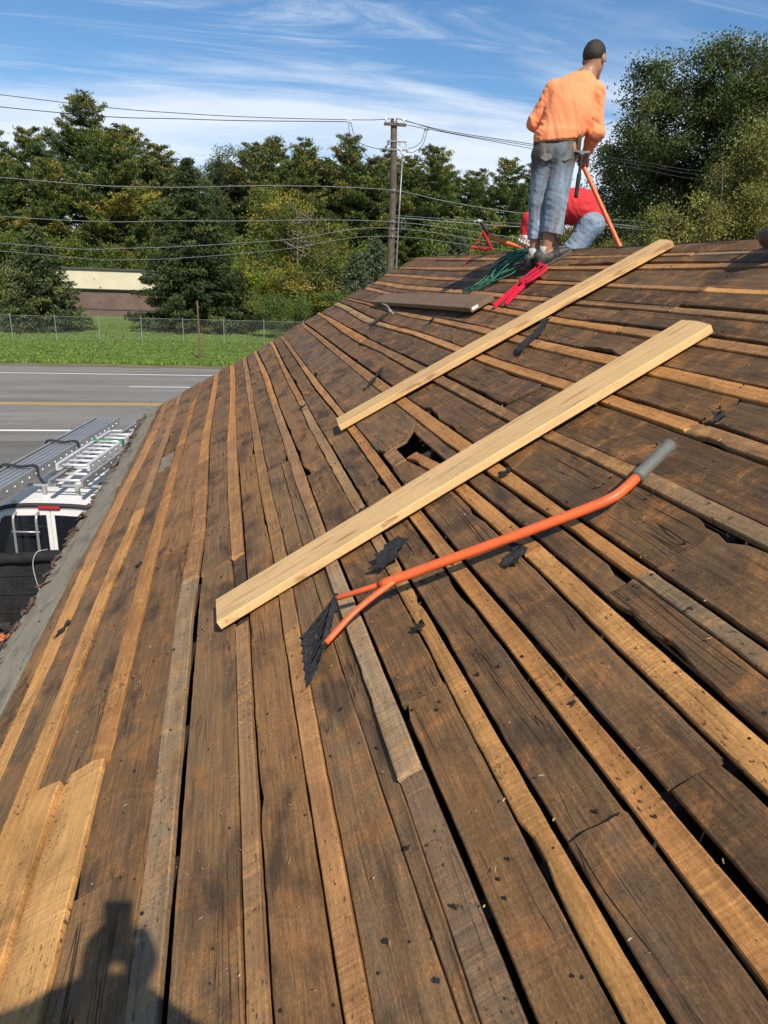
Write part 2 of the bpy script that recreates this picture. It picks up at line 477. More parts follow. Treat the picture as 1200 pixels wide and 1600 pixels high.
KN = np.array([-2.5, 1, 2, 3, 4, 5, 6, 7, 8, 9, 10, 10.95])
STRIPS = {
'1': [[0.409, 0.409, 0.409, 0.405, 0.387, 0.365, 0.389, 0.413, 0.435, 0.434, 0.436, 0.438], [0.497, 0.497, 0.497, 0.491, 0.493, 0.486, 0.494, 0.529, 0.558, 0.555, 0.536, 0.525]],
'2': [[0.628, 0.628, 0.628, 0.639, 0.644, 0.686, 0.698, 0.7, 0.702, 0.704, 0.7, 0.697], [0.712, 0.712, 0.711, 0.719, 0.726, 0.78, 0.779, 0.779, 0.782, 0.782, 0.758, 0.75]],
'3': [[0.949, 0.949, 0.949, 0.934, 0.926, 0.931, 0.938, 0.947, 0.96, 0.978, 1.028, 1.065], [1.033, 1.033, 1.033, 1.024, 1.019, 1.022, 1.015, 1.033, 1.039, 1.047, 1.091, 1.114]],
'4': [[1.251, 1.251, 1.246, 1.233, 1.254, 1.245, 1.24, 1.243, 1.267, 1.284, 1.298, 1.304], [1.333, 1.333, 1.328, 1.322, 1.349, 1.34, 1.321, 1.318, 1.334, 1.35, 1.366, 1.37]],
'5': [[1.537, 1.537, 1.536, 1.535, 1.515, 1.506, 1.504, 1.526, 1.544, 1.554, 1.563, 1.563], [1.583, 1.585, 1.588, 1.592, 1.59, 1.588, 1.589, 1.596, 1.607, 1.621, 1.629, 1.629]],
'6': [[1.74, 1.74, 1.738, 1.749, 1.736, 1.736, 1.744, 1.751, 1.76, 1.769, 1.77, 1.77], [1.793, 1.792, 1.799, 1.812, 1.802, 1.798, 1.801, 1.804, 1.816, 1.827, 1.827, 1.827]],
'7': [[1.972, 1.972, 1.969, 1.964, 1.956, 1.963, 1.962, 1.965, 1.975, 1.974, 1.968, 1.964], [2.038, 2.04, 2.031, 2.019, 2.025, 2.026, 2.022, 2.028, 2.038, 2.028, 2.014, 2.008]],
'8': [[2.181, 2.179, 2.183, 2.181, 2.176, 2.176, 2.188, 2.193, 2.204, 2.217, 2.23, 2.235], [2.233, 2.231, 2.231, 2.232, 2.234, 2.233, 2.242, 2.246, 2.249, 2.26, 2.278, 2.281]],
'9': [[2.381, 2.38, 2.37, 2.369, 2.38, 2.385, 2.374, 2.383, 2.392, 2.401, 2.409, 2.409], [2.449, 2.44, 2.424, 2.423, 2.435, 2.429, 2.431, 2.433, 2.439, 2.449, 2.456, 2.456]],
'9h': [[2.588, 2.589, 2.594, 2.583, 2.443, 2.429, 2.422, 2.439, 2.44, 2.44, 2.44, 2.44], [2.659, 2.657, 2.657, 2.635, 2.515, 2.489, 2.468, 2.472, 2.472, 2.472, 2.472, 2.472]],
'10': [[2.771, 2.77, 2.765, 2.735, 2.73, 2.724, 2.728, 2.734, 2.743, 2.751, 2.754, 2.754], [2.816, 2.815, 2.807, 2.807, 2.805, 2.798, 2.797, 2.799, 2.804, 2.81, 2.811, 2.811]],
'11': [[3.049, 3.049, 3.037, 3.01, 3.006, 2.999, 3.007, 2.984, 2.991, 3.019, 3.046, 3.053], [3.106, 3.106, 3.095, 3.062, 3.07, 3.073, 3.071, 3.07, 3.081, 3.093, 3.104, 3.105]],
'12': [[3.311, 3.311, 3.311, 3.306, 3.293, 3.302, 3.312, 3.281, 3.252, 3.29, 3.331, 3.341], [3.37, 3.37, 3.375, 3.367, 3.352, 3.36, 3.362, 3.333, 3.336, 3.37, 3.405, 3.413]],
'13': [[3.548, 3.548, 3.546, 3.541, 3.528, 3.536, 3.529, 3.506, 3.519, 3.527, 3.527, 3.527], [3.618, 3.618, 3.617, 3.612, 3.596, 3.596, 3.584, 3.563, 3.559, 3.561, 3.561, 3.561]],
'14': [[3.788, 3.788, 3.788, 3.783, 3.779, 3.788, 3.806, 3.808, 3.794, 3.782, 3.806, 3.818], [3.848, 3.848, 3.848, 3.849, 3.833, 3.845, 3.868, 3.88, 3.856, 3.835, 3.869, 3.887]],
'15': [[4.009, 4.009, 4.009, 4.008, 3.999, 3.983, 3.977, 3.967, 3.951, 3.944, 3.974, 3.977], [4.054, 4.054, 4.054, 4.054, 4.045, 4.034, 4.032, 4.032, 4.026, 4.027, 4.048, 4.05]],
'16': [[4.209, 4.209, 4.209, 4.207, 4.213, 4.207, 4.203, 4.184, 4.178, 4.191, 4.203, 4.206], [4.251, 4.251, 4.251, 4.25, 4.253, 4.249, 4.253, 4.245, 4.239, 4.255, 4.272, 4.276]],
'17': [[4.462, 4.462, 4.462, 4.461, 4.431, 4.423, 4.419, 4.406, 4.386, 4.398, 4.416, 4.42], [4.486, 4.486, 4.486, 4.487, 4.492, 4.47, 4.474, 4.472, 4.459, 4.461, 4.471, 4.474]],
'18': [[4.596, 4.596, 4.596, 4.596, 4.582, 4.582, 4.594, 4.597, 4.615, 4.641, 4.666, 4.677], [4.624, 4.624, 4.624, 4.624, 4.618, 4.611, 4.635, 4.647, 4.665, 4.685, 4.705, 4.712]],
'ridge': [[4.748, 4.748, 4.748, 4.748, 4.742, 4.74, 4.744, 4.75, 4.752, 4.75, 4.755, 4.761], [4.748, 4.748, 4.748, 4.748, 4.742, 4.74, 4.744, 4.75, 4.752, 4.75, 4.755, 4.761]],
'eave': [[-0.028, -0.028, -0.028, -0.028, -0.026, 0.016, -0.001, 0.024, 0.086, 0.101, 0.111, 0.116], [0.296, 0.296, 0.296, 0.297, 0.296, 0.316, 0.359, 0.341, 0.342, 0.36, 0.367, 0.367]] ,
}
for k_ in STRIPS:
    for side in (0, 1): STRIPS[k_][side] = np.array(STRIPS[k_][side])


def edge(k, side):
    a = STRIPS[k][side]
    return lambda y: np.interp(y, KN, a)


def wobble(amp, f, seed):
    r = np.random.default_rng(seed)
    ph = r.uniform(0, 6.28, 6); am = r.uniform(.3, 1, 6); fr = f * np.array([.35, .8, 1.7, 3.1, 6.3, 11.0])
    wt = np.array([1, .9, .7, .45, .3, .22])
    return lambda y: amp * sum(am[i] * wt[i] * np.sin(fr[i] * y + ph[i]) for i in range(6)) / 1.6


PSEED = [100]


def plank(lo, hi, y0, y1, h=0.0, th=0.021, color=(.1, .07, .05), mat=None, rough=.0022, warp=.004, chips=(), slope=None, name='plank', cup=None):
    """one board: ragged long edges, slight warp and cup, softened arris"""
    PSEED[0] += 7
    r = np.random.default_rng(PSEED[0])
    L = y1 - y0
    st = .055 if y0 < 3.5 else .11
    n = max(int(L / st), 3)
    ys = np.linspace(y0, y1, n + 1)
    wl, wr = wobble(rough, 4.0, PSEED[0] + 1), wobble(rough, 4.0, PSEED[0] + 2)
    wz = wobble(warp, .9, PSEED[0] + 3)
    ul, uh = lo(ys) + wl(ys), hi(ys) + wr(ys)
    ul = ul + r.normal(0, rough * .28, n + 1); uh = uh - r.normal(0, rough * .28, n + 1)
    for (yc, side, wd, dp) in chips:
        g = dp * np.clip(1 - np.abs(ys - yc) / (wd / 2), 0, 1) ** .6 * (1 + .35 * r.normal(size=n + 1))
        g = np.clip(g, 0, None)
        if side < 0: ul = ul + g
        else: uh = uh - g
    um = float((ul + uh).mean() / 2); ym = (y0 + y1) / 2
    sl = r.normal(0, .035) if slope is None else slope
    sl2 = r.normal(0, .035) if slope is None else slope
    t = (ys - y0) / L
    cupv = r.normal(0, .0022) if cup is None else cup
    tilt = r.normal(0, .006)
    V = []
    for i, y in enumerate(ys):
        a, b = ul[i], uh[i]; m = (a + b) / 2; wv = b - a
        lift = 0.003 * r.normal() if i in (0, n) else 0
        z = h + wz(y) + lift
        e = .0035
        prof = [(a + .001, z - th), (a, z - e), (a + e, z), (a + wv * .33, z + cupv), (a + wv * .67, z + cupv), (b - e, z), (b, z - e), (b - .001, z - th)]
        for (u, zz_) in prof:
            k = (u - m)
            dy = (sl * (1 - t[i]) ** 3 + sl2 * t[i] ** 3) * k
            if i in (0, n): dy += r.normal(0, .0035)
            V.append((u - um, y + dy - ym, zz_ + tilt * k))
    Fc = []
    for i in range(n):
        for k in range(7):
            p = i * 8 + k
            Fc.append((p, p + 1, p + 9, p + 8))
        Fc.append((i * 8 + 7, i * 8, i * 8 + 8, i * 8 + 15))
    Fc.append(tuple(range(7, -1, -1))); Fc.append(tuple(n * 8 + k for k in range(8)))
    Fc = [tuple(reversed(f)) for f in Fc]
    jit = 1 + r.normal(0, .12)
    c = tuple(max(v * jit, .004) for v in color)
    return mesh_obj(name, V, Fc, mat, house, loc=(um, ym, 0), color=c)


YF, YB = 10.93, -2.5
GOLD, GOLD2, TANB, OBR, GREYT, MIDB, DKB = (.50, .250, .080), (.46, .212, .066), (.30, .170, .078), (.365, .182, .072), (.345, .238, .135), (.215, .120, .056), (.078, .050, .030)
ORDER = ['1', '2', '3', '4', '5', '6', '7', '8', '9', '9h', '10', '11', '12', '13', '14', '15', '16', '17', '18']
# joints (y) with colour of each piece from near to far
SEG = {
    '1': ([4.7, 8.7], [GOLD, OBR, OBR]), '2': ([5.4, 9.6], [GOLD, TANB, MIDB]), '3': ([6.2, 9.3], [GOLD2, GOLD2, OBR]),
    '4': ([3.43, 5.75], [GREYT, OBR, GOLD2]), '5': ([2.62, 3.36, 5.95], [(.30, .17, .08), DKB, OBR, GOLD2]),
    '6': ([2.2, 6.95], [OBR, (.30, .165, .065), TANB]), '7': ([1.36, 2.72, 6.4, 8.2], [(.170, .110, .062), GREYT, TANB, GOLD2, OBR]),
    '8': ([2.35, 5.55, 5.85, 8.35], [GOLD, (.34, .21, .10), (.32, .20, .10), OBR, OBR]), '9': ([4.5, 7.4], [GOLD2, OBR, OBR]),
    '10': ([1.57, 4.55], [(.20, .135, .075), GOLD2, OBR]), '11': ([2.05, 6.95], [(.205, .130, .066), (.24, .130, .055), GOLD2]),
    '12': ([2.14, 4.6, 7.0], [(.27, .15, .065), GOLD2, OBR, (.36, .22, .10)]), '13': ([3.9, 6.5], [GOLD2, OBR, OBR]),
    '14': ([3.4, 7.1], [OBR, GOLD2, OBR]), '15': ([3.25, 4.75], [TANB, MIDB, OBR]), '16': ([3.27, 5.4], [GOLD, OBR, OBR]),
    '17': ([3.5, 6.0], [TANB, OBR, OBR]), '18': ([3.9, 5.6, 7.6], [GREYT, OBR, OBR, OBR])}
RAISE = {'1': .004, '2': .013, '3': .006, '4': .010, '5': .004, '6': .010, '7': .008, '8': .006, '9': .007, '10': .004, '11': .006}
for k, (joints, cols) in SEG.items():
    ends = [YB] + joints + [YF - rng.uniform(0, .25)]
    for i in range(len(ends) - 1):
        ya, yb = ends[i], ends[i + 1]
        h = RAISE.get(k, .004)
        if k == '3' and ya < 2.2: ya = 2.19
        if k == '7' and i == 0: h = .0
        if k == '7' and i == 1: h = .016
        if k == '5' and i == 1: h = -.006
        rgh = .0016 if ya < 4 else .002
        ch = [(rng.uniform(ya, yb), rng.choice([-1, 1]), rng.uniform(.04, .2), rng.uniform(.002, .006)) for _ in range(3)]
        if i == 0 and k in ('8', '12'): ch.append((.98 if k == '8' else 2.0, -1, .16, .012))
        plank(edge(k, 0), edge(k, 1), ya + .002, yb - .002, h, .022, cols[i], M_strip if cols[i] not in (DKB,) else M_board, rgh, .003, ch)
# strip 9h: near run, then a short piece beside the hole
plank(edge('9h', 0), edge('9h', 1), YB, 1.95, .004, .022, GOLD, M_strip, .0016, .003)
plank(edge('9h', 0), edge('9h', 1), 1.955, 3.34, .003, .022, GOLD2, M_strip, .002, .003, [(3.26, -1, .12, .014)])
plank(lambda y: 0 * y + 2.452, lambda y: 0 * y + 2.528, 3.33, 3.585, .001, .02, (.25, .14, .062), M_strip, .001, .002)
# two wide new-looking boards at the lower left
plank(lambda y: 0 * y + .728, lambda y: 0 * y + .852, YB, 2.205, .034, .030, (.60, .315, .105), M_strip, .002, .003, [(2.16, -1, .14, .02)], slope=-.25)
plank(lambda y: 0 * y + .858, lambda y: 0 * y + 1.013, YB, 2.215, .017, .022, (.62, .34, .120), M_strip, .0016, .003, [(2.19, -1, .1, .016)], slope=-.12)
plank(lambda y: 0 * y + .795, lambda y: 0 * y + .925, 6.35, 6.86, .003, .006, (.21, .165, .115), M_grey, .002, .002)

# wide dark boards between the strips; gap (metres) on each side grows to the right of the picture
GAPS = {'e': (.004, .004), '1': (.002, .004), '2': (.006, .004), '3': (.004, .003), '4': (.004, .004), '5': (.006, .006), '6': (.006, .004), '7': (.010, .006), '8': (.013, .008), '9': (.016, .013),
        '9h': (.017, .010), '10': (.018, .009), '11': (.018, .012), '12': (.019, .013), '13': (.016, .010), '14': (.016, .010), '15': (.018, .008), '16': (.016, .008), '17': (.014, .006), '18': (.010, .0)}
WJ = {'e': [3.3, 6.6, 9.2], '1': [2.15, 4.3, 7.6], '2': [4.57, 7.9], '3': [1.61, 4.0, 7.2, 9.7], '4': [3.38, 5.73, 8.6], '5': [5.1, 7.9], '6': [4.46, 8.2], '7': [1.61, 3.94, 7.3], '8': [.975, 3.35, 6.1, 9.2],
      '9': [.96], '9h': [1.58], '10': [1.57, 4.5, 6.3], '11': [3.3, 5.6, 8.0], '12': [2.145, 5.1, 7.5], '13': [3.0, 5.7], '14': [3.69, 6.8, 9.0], '15': [3.28, 5.6, 8.3], '16': [4.4, 6.9], '17': [2.8, 5.3, 7.5, 9.4], '18': [3.9, 5.0, 6.6, 8.5]}
WB = [(.200, .120, .060), (.172, .108, .057), (.225, .130, .062), (.186, .118, .064), (.158, .102, .056), (.205, .130, .072)]
names = ['e'] + ORDER
for q, k in enumerate(names):
    k2 = names[q + 1] if q + 1 < len(names) else None
    gl, gr = GAPS[k]
    lo0 = edge('eave', 1) if k == 'e' else edge(k, 1)
    hi0 = edge(k2, 0) if k2 else edge('ridge', 0)
    ends = [YB] + WJ[k] + [YF]
    for i in range(len(ends) - 1):
        ya, yb = ends[i], ends[i + 1]
        if i == len(ends) - 2: yb = YF + rng.uniform(-.10, .03)
        gk = 1.0
        gsl, gsr = gk * gl * rng.uniform(.75, 1.2), gk * gr * rng.uniform(.6, 1.3)
        sk = rng.normal(0, .0022)
        lo = (lambda f, g, s, ya=ya: (lambda y: f(y) + np.maximum(g + s * (y - ya), .002)))(lo0, gsl, sk)
        hi = (lambda f, g, s, yb=yb: (lambda y: f(y) - np.maximum(g - s * (y - yb) * .6, .002)))(hi0, gsr, sk)
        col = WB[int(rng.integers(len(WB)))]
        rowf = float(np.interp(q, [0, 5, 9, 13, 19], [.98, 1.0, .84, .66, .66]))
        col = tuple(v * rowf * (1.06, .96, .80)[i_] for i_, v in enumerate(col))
        h = rng.normal(0, .0025)
        rgh = .0026
        ch = []
        for _ in range(int((yb - ya) * .8) + 1):
            ch.append((rng.uniform(ya, yb), rng.choice([-1, 1]), rng.uniform(.05, .35), rng.uniform(.003, .010)))
        for e in (ya, yb):
            if rng.random() < .5: ch.append((e, rng.choice([-1, 1]), rng.uniform(.08, .2), rng.uniform(.008, .018)))
        if k == '3' and ya < 2.2:   # the yellow boards stand here
            lo = lambda y: np.where(y < 2.23, 1.016, edge('3', 1)(y) + .004)
        if k == '2':
            if yb <= 4.6: ya = 2.23
        if k == '9' and ya > .9:    # long run with the hole
            plank(lo, lambda y: edge('9h', 0)(y) - .012, ya + .004, 3.31, h, .021, col, M_board, rgh, .003, ch[:3])
            plank(lambda y: 0 * y + 2.667, lambda y: edge('10', 0)(y) - .006, 3.04, 3.90, h - .006, .021, tuple(v * .8 for v in WB[2]), M_board, rgh, .003)
            plank(lambda y: edge('9', 1)(y) + .008, lambda y: edge('10', 0)(y) - .008, 3.60, 6.78, h + .004, .021, tuple(v * .85 for v in WB[0]), M_board, .003, .005,
                  [(3.60, 1, .26, .085), (3.60, -1, .10, .03), (6.7, -1, .3, .05)])
            plank(lambda y: edge('9', 1)(y) + .006, lambda y: edge('10', 0)(y) - .008, 6.79, YF, h, .021, WB[3], M_board, .003, .004)
            break
        if k == '9h' and ya < 3:
            if i == 1: ya, yb = 1.58, 3.03
        if k == '6' and i == 0:     # a board split lengthwise by a long crack
            cr = wobble(.006, 2.0, 555)
            mid = lambda y: 1.912 + .020 * np.clip((1.9 - y) / 1.0, -.6, 1.4) + cr(y)
            plank(lo, lambda y: mid(y) - .0015, ya + .002, yb - .003, h, .021, (.190, .112, .052), M_board, .0018, .002, ch[:2])
            plank(lambda y: mid(y) + .0015, hi, ya + .002, yb - .003, h - .002, .021, (.165, .100, .048), M_board, .0018, .002)
            continue
        if k == '10' and i == 0: ch += [(1.52, 1, .14, .025)]
        if k == '10' and i == 1: ch += [(1.60, 1, .10, .03), (3.9, -1, .4, .025)]
        if k == '7' and i == 2: ch += [(3.98, -1, .3, .035)]
        if k == '6' and i == 1: ch += [(4.52, 1, .3, .035)]
        if k == '5' and i == 1: ch += [(5.2, 1, .35, .03)]
        if k == '3' and i == 1: ch += [(3.7, 1, .5, .02)]
        if k == '13' and i == 1: ch += [(3.3, -1, .35, .03)]
        if k == '9h' : ch += [(1.3, -1, .5, .012)]
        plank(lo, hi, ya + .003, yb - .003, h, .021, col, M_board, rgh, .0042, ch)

# eave: two grey flat boards, then the fascia and old shingle shards
eo, ei = edge('eave', 0), edge('eave', 1)
plank(lambda y: eo(y) + .02, lambda y: eo(y) + (ei(y) - eo(y)) * .40, YB, 5.9, .004, .02, (.235, .210, .152), M_grey, .002, .003)
plank(lambda y: eo(y) + .02, lambda y: eo(y) + (ei(y) - eo(y)) * .40, 5.91, 10.9, .004, .02, (.225, .198, .142), M_grey, .003, .003)
plank(lambda y: eo(y) + (ei(y) - eo(y)) * .40 + .003, lambda y: ei(y) - .003, YB, 4.4, .006, .02, (.245, .220, .160), M_grey, .002, .003)
plank(lambda y: eo(y) + (ei(y) - eo(y)) * .40 + .003, lambda y: ei(y) - .003, 4.41, 10.9, .006, .02, (.225, .198, .145), M_grey, .003, .003)
sh = MB()
for i in range(170):
    y = rng.uniform(-1, 10.6)
    u = float(eo(y)) + .035 + abs(rng.normal(.0, .022))
    a = rng.uniform(0, 6.28)
    Rm = np.array(Matrix.Rotation(a, 3, 'Z') @ Matrix.Rotation(rng.normal(0, .35), 3, 'X') @ Matrix.Rotation(rng.normal(0, .25), 3, 'Y'))
    l, w_ = rng.uniform(.03, .14), rng.uniform(.012, .05)
    poly = [(-l / 2, -w_ / 2), (l * rng.uniform(.2, .5), -w_ * rng.uniform(.2, .6)), (l / 2, w_ * rng.uniform(-.2, .4)), (l * rng.uniform(-.1, .3), w_ / 2), (-l / 2 * rng.uniform(.6, 1), w_ * rng.uniform(.1, .5))]
    sh.prism(poly, 0, .004, Rm, (u, y, .012 + rng.uniform(0, .02)))
sh.build('shingle_fragments', M_shingle, house, kind='stuff')

# dark attic under the boards: rafters, collar floor, far slope, walls
for k in range(-5, 19):
    yk = .97 + .59 * (k - 0)
    if YB < yk < 10.9:
        b = MB(); b.box((2.4, yk, -.085), (4.75, .045, .12)); b.build('rafter', M_attic, house)
b = MB(); b.box((4.70, 4.2, -.13), (.045, 13.4, .18)); b.build('ridge_beam', M_attic, house)
b = MB(); b.box((2.35, 10.885, -.10), (4.8, .04, .15)); b.build('rake_board', M_board, house, color=(.085, .065, .048))
b = MB(); b.box((.03, 4.2, -.10), (.03, 13.4, .14)); b.build('fascia_board', M_grey, house, color=(.17, .16, .14))
RX, RZ = EX + 4.76 * CT, EZ + 4.76 * ST
M_siding = plain('pale_siding', (.55, .53, .47), .7, var=.12)
FX = 2 * RX - EX
wm = MB()
wm.add(to_roof([(-.55, -2.2, -.1), (-.55, 10.6, -.1), (-.55, 10.6, 2.42), (-.55, -2.2, 2.42), (-.40, -2.2, -.1), (-.40, 10.6, -.1), (-.40, 10.6, 2.42), (-.40, -2.2, 2.42)]),
       [(0, 1, 2, 3), (7, 6, 5, 4), (0, 4, 5, 1), (3, 2, 6, 7), (0, 3, 7, 4), (1, 5, 6, 2)])
wm.build('wall', M_siding, house)
wm = MB()
wm.add(to_roof([(FX - .95, -2.2, -.1), (FX - .95, 10.6, -.1), (FX - .95, 10.6, 2.75), (FX - .95, -2.2, 2.75), (FX - .8, -2.2, -.1), (FX - .8, 10.6, -.1), (FX - .8, 10.6, 2.75), (FX - .8, -2.2, 2.75)]),
       [(0, 1, 2, 3), (7, 6, 5, 4), (0, 4, 5, 1), (3, 2, 6, 7), (0, 3, 7, 4), (1, 5, 6, 2)])
wm.build('wall', M_siding, house)
for yg in (10.60, -2.2):
    ring = [(-.55, -.1), (FX - .8, -.1), (FX - .8, 2.62), (RX, RZ - .25), (-.55, 2.70)]
    vs = [(x, yg, z) for x, z in ring] + [(x, yg + .12, z) for x, z in ring]
    n = len(ring)
    wm = MB(); wm.add(to_roof(vs), [tuple(range(n)), tuple(range(2 * n - 1, n - 1, -1))] + [(i, n + i, n + (i + 1) % n, (i + 1) % n) for i in range(n)])
    wm.build('gable_wall', M_siding, house)
wm = MB(); wm.add(to_roof([(-.4, -2.1, 2.3), (FX - .95, -2.1, 2.3), (FX - .95, 10.6, 2.3), (-.4, 10.6, 2.3)]), [(0, 1, 2, 3)])
wm.build('attic_floor', M_attic, house)
# far slope, also boarded (seen only from elsewhere)
for j in range(17):
    u0, u1 = .02 + j * .28, .28 + j * .28
    pts = []
    for y in (YB, 10.9):
        for (u, h) in ((u0, 0), (u1, 0), (u1, -.021), (u0, -.021)):
            pts.append((FX - u * CT + h * ST, y, EZ + u * ST + h * CT))
    wm = MB(); wm.add(to_roof(pts), [(3, 2, 1, 0), (4, 5, 6, 7), (0, 1, 5, 4), (1, 2, 6, 5), (2, 3, 7, 6), (3, 0, 4, 7)])
    wm.build('plank', M_attic, house)

# nail heads along the rafters
nb = MB()
hexa = [(math.cos(i * math.pi / 3), math.sin(i * math.pi / 3)) for i in range(6)]
for q, k in enumerate(names):
    for kk in range(-4, 12):
        yk = .97 + .59 * kk
        if not (-.5 < yk < 6): continue
        k2 = names[q + 1] if q + 1 < len(names) else 'ridge'
        a = float(edge('eave', 1)(yk) if k == 'e' else edge(k, 1)(yk)); b_ = float(edge(k2, 0)(yk))
        spots = [a + .03, b_ - .03, a + .05, (a + b_) / 2 + .02]
        if k != 'e': spots += [(float(edge(k, 0)(yk)) + a) / 2 + rng.normal(0, .008)]
        for u in spots:
            if rng.random() < .42: continue
            rr = rng.uniform(.0028, .0042); up = rng.choice([.001, .002, .004, .009], p=[.5, .3, .15, .05])
            yy = yk + rng.normal(0, .03); uu = u + rng.normal(0, .008)
            nb.prism([(uu + rr * x, yy + rr * z) for x, z in hexa], -.004, RAISE.get(k, .004) + .001 + up if k != 'e' and u == spots[-1] else .002 + up)
nb.build('nail_heads', M_nail, house, kind='stuff')
# felt crumbs and granules
fc = MB()
for i in range(300):
    y = abs(rng.normal(0, 3.6)) + .3; u = rng.uniform(.1, 4.6)
    if y > 10: continue
    s_ = .002 + .006 * rng.random() ** 2.5
    n_ = int(rng.integers(4, 7)); a0 = rng.uniform(0, 6.3)
    poly = [(s_ * rng.uniform(.5, 1.2) * math.cos(a0 + 6.283 * k / n_), s_ * rng.uniform(.4, 1.5) * math.sin(a0 + 6.283 * k / n_)) for k in range(n_)]
    Rm = np.array(Matrix.Rotation(-TH, 3, 'Y') @ Matrix.Rotation(rng.uniform(0, 6.3), 3, 'Z'))
    fc.prism(poly, 0, .003, Rm, tuple(roof(u, y, .010 + rng.uniform(-.004, .004))))
fc.build('felt_crumbs', M_felt, None, kind='stuff', label='small crumbs of black roofing felt strewn over the roof boards', category='debris')
# splinters and crumbs lying about
M_chip = plain('pale_splinter', (.40, .29, .17), .8, var=.5)
db = MB()
for i in range(800):
    y = abs(rng.normal(0, 3.2)) + .3; u = rng.uniform(.1, 4.6)
    if y > 9: continue
    l, w_ = .0015 + .0065 * rng.random() ** 3, rng.uniform(.0005, .0014)
    Rm = np.array(Matrix.Rotation(rng.uniform(0, 6.3), 3, 'Z') @ Matrix.Rotation(rng.normal(0, .4), 3, 'Y'))
    A = np.array([(-l, -w_, 0), (l, -w_ * .4, 0), (l * .8, w_, .002), (-l * .7, w_ * .8, .001), (-l, -w_, .004), (l, -w_ * .4, .003), (l * .8, w_, .005), (-l * .7, w_ * .8, .005)]) @ Rm.T
    P_ = roof(u, y, .012)
    db.add([tuple(np.array(P_) + np.array(roof(a_[0], a_[1], a_[2] * .4)) - np.array(roof(0, 0, 0))) for a_ in A], [(3, 2, 1, 0), (4, 5, 6, 7), (0, 1, 5, 4), (1, 2, 6, 5), (2, 3, 7, 6), (3, 0, 4, 7)])
db.build('wood_debris', M_chip, None, kind='stuff', label='pale splinters and crumbs of wood scattered over the roof boards', category='debris')
# ------------------------------------------------------------------ vegetation
M_leaf = veg_mat('leaves', .34, .55)
M_needle = veg_mat('needles', .2, .6)
M_grass = veg_mat('grass_blades', .3, .6)
M_bark = plain('grey_bark', (.10, .08, .062), .9, var=.5, scale=4, bstr=.8, bdist=.03)
M_birch = plain('pale_bark', (.20, .18, .155), .8, var=.5, scale=5, bstr=.4)


def leaf_cloud(name, C, T, B, col, mat, parent, **tags):
    """one diamond leaf (spray of needles) per row; C centre, T half length, B half width"""
    N = len(C)
    V = np.empty((N, 4, 3), np.float32)
    V[:, 0] = C - T; V[:, 1] = C + B; V[:, 2] = C + T; V[:, 3] = C - B
    me = bpy.data.meshes.new(name)
    me.vertices.add(N * 4); me.vertices.foreach_set('co', V.reshape(-1))
    me.loops.add(N * 4); me.loops.foreach_set('vertex_index', np.arange(N * 4, dtype=np.int32))
    me.polygons.add(N); me.polygons.foreach_set('loop_start', np.arange(0, N * 4, 4, dtype=np.int32))
    me.polygons.foreach_set('loop_total', np.full(N, 4, np.int32))
    me.update()
    at = me.color_attributes.new('Col', 'FLOAT_COLOR', 'POINT')
    c4 = np.ones((N, 4, 4), np.float32); c4[:, :, :3] = col[:, None, :]
    at.data.foreach_set('color', c4.reshape(-1))
    me.materials.append(mat)
    o = bpy.data.objects.new(name, me); COL.objects.link(o)
    if parent: o.parent = parent
    return set_tags(o, **tags)


def unit(v): return v / (np.linalg.norm(v, axis=-1, keepdims=True) + 1e-9)


def palette(r, N, cols, wts, idx=None, spread=.22):
    spread *= .55
    cols = np.array(cols)
    pick = r.choice(len(cols), N if idx is None else int(idx.max()) + 1, p=wts)
    if idx is None: c = cols[pick]
    else: c = (cols[pick] * np.exp(r.normal(0, .16, (len(pick), 1))))[idx]
    return c * [1.27, 1.20, 1.05] * np.exp(r.normal(0, spread, (N, 1))) * (1 + r.normal(0, .06, (N, 3)))


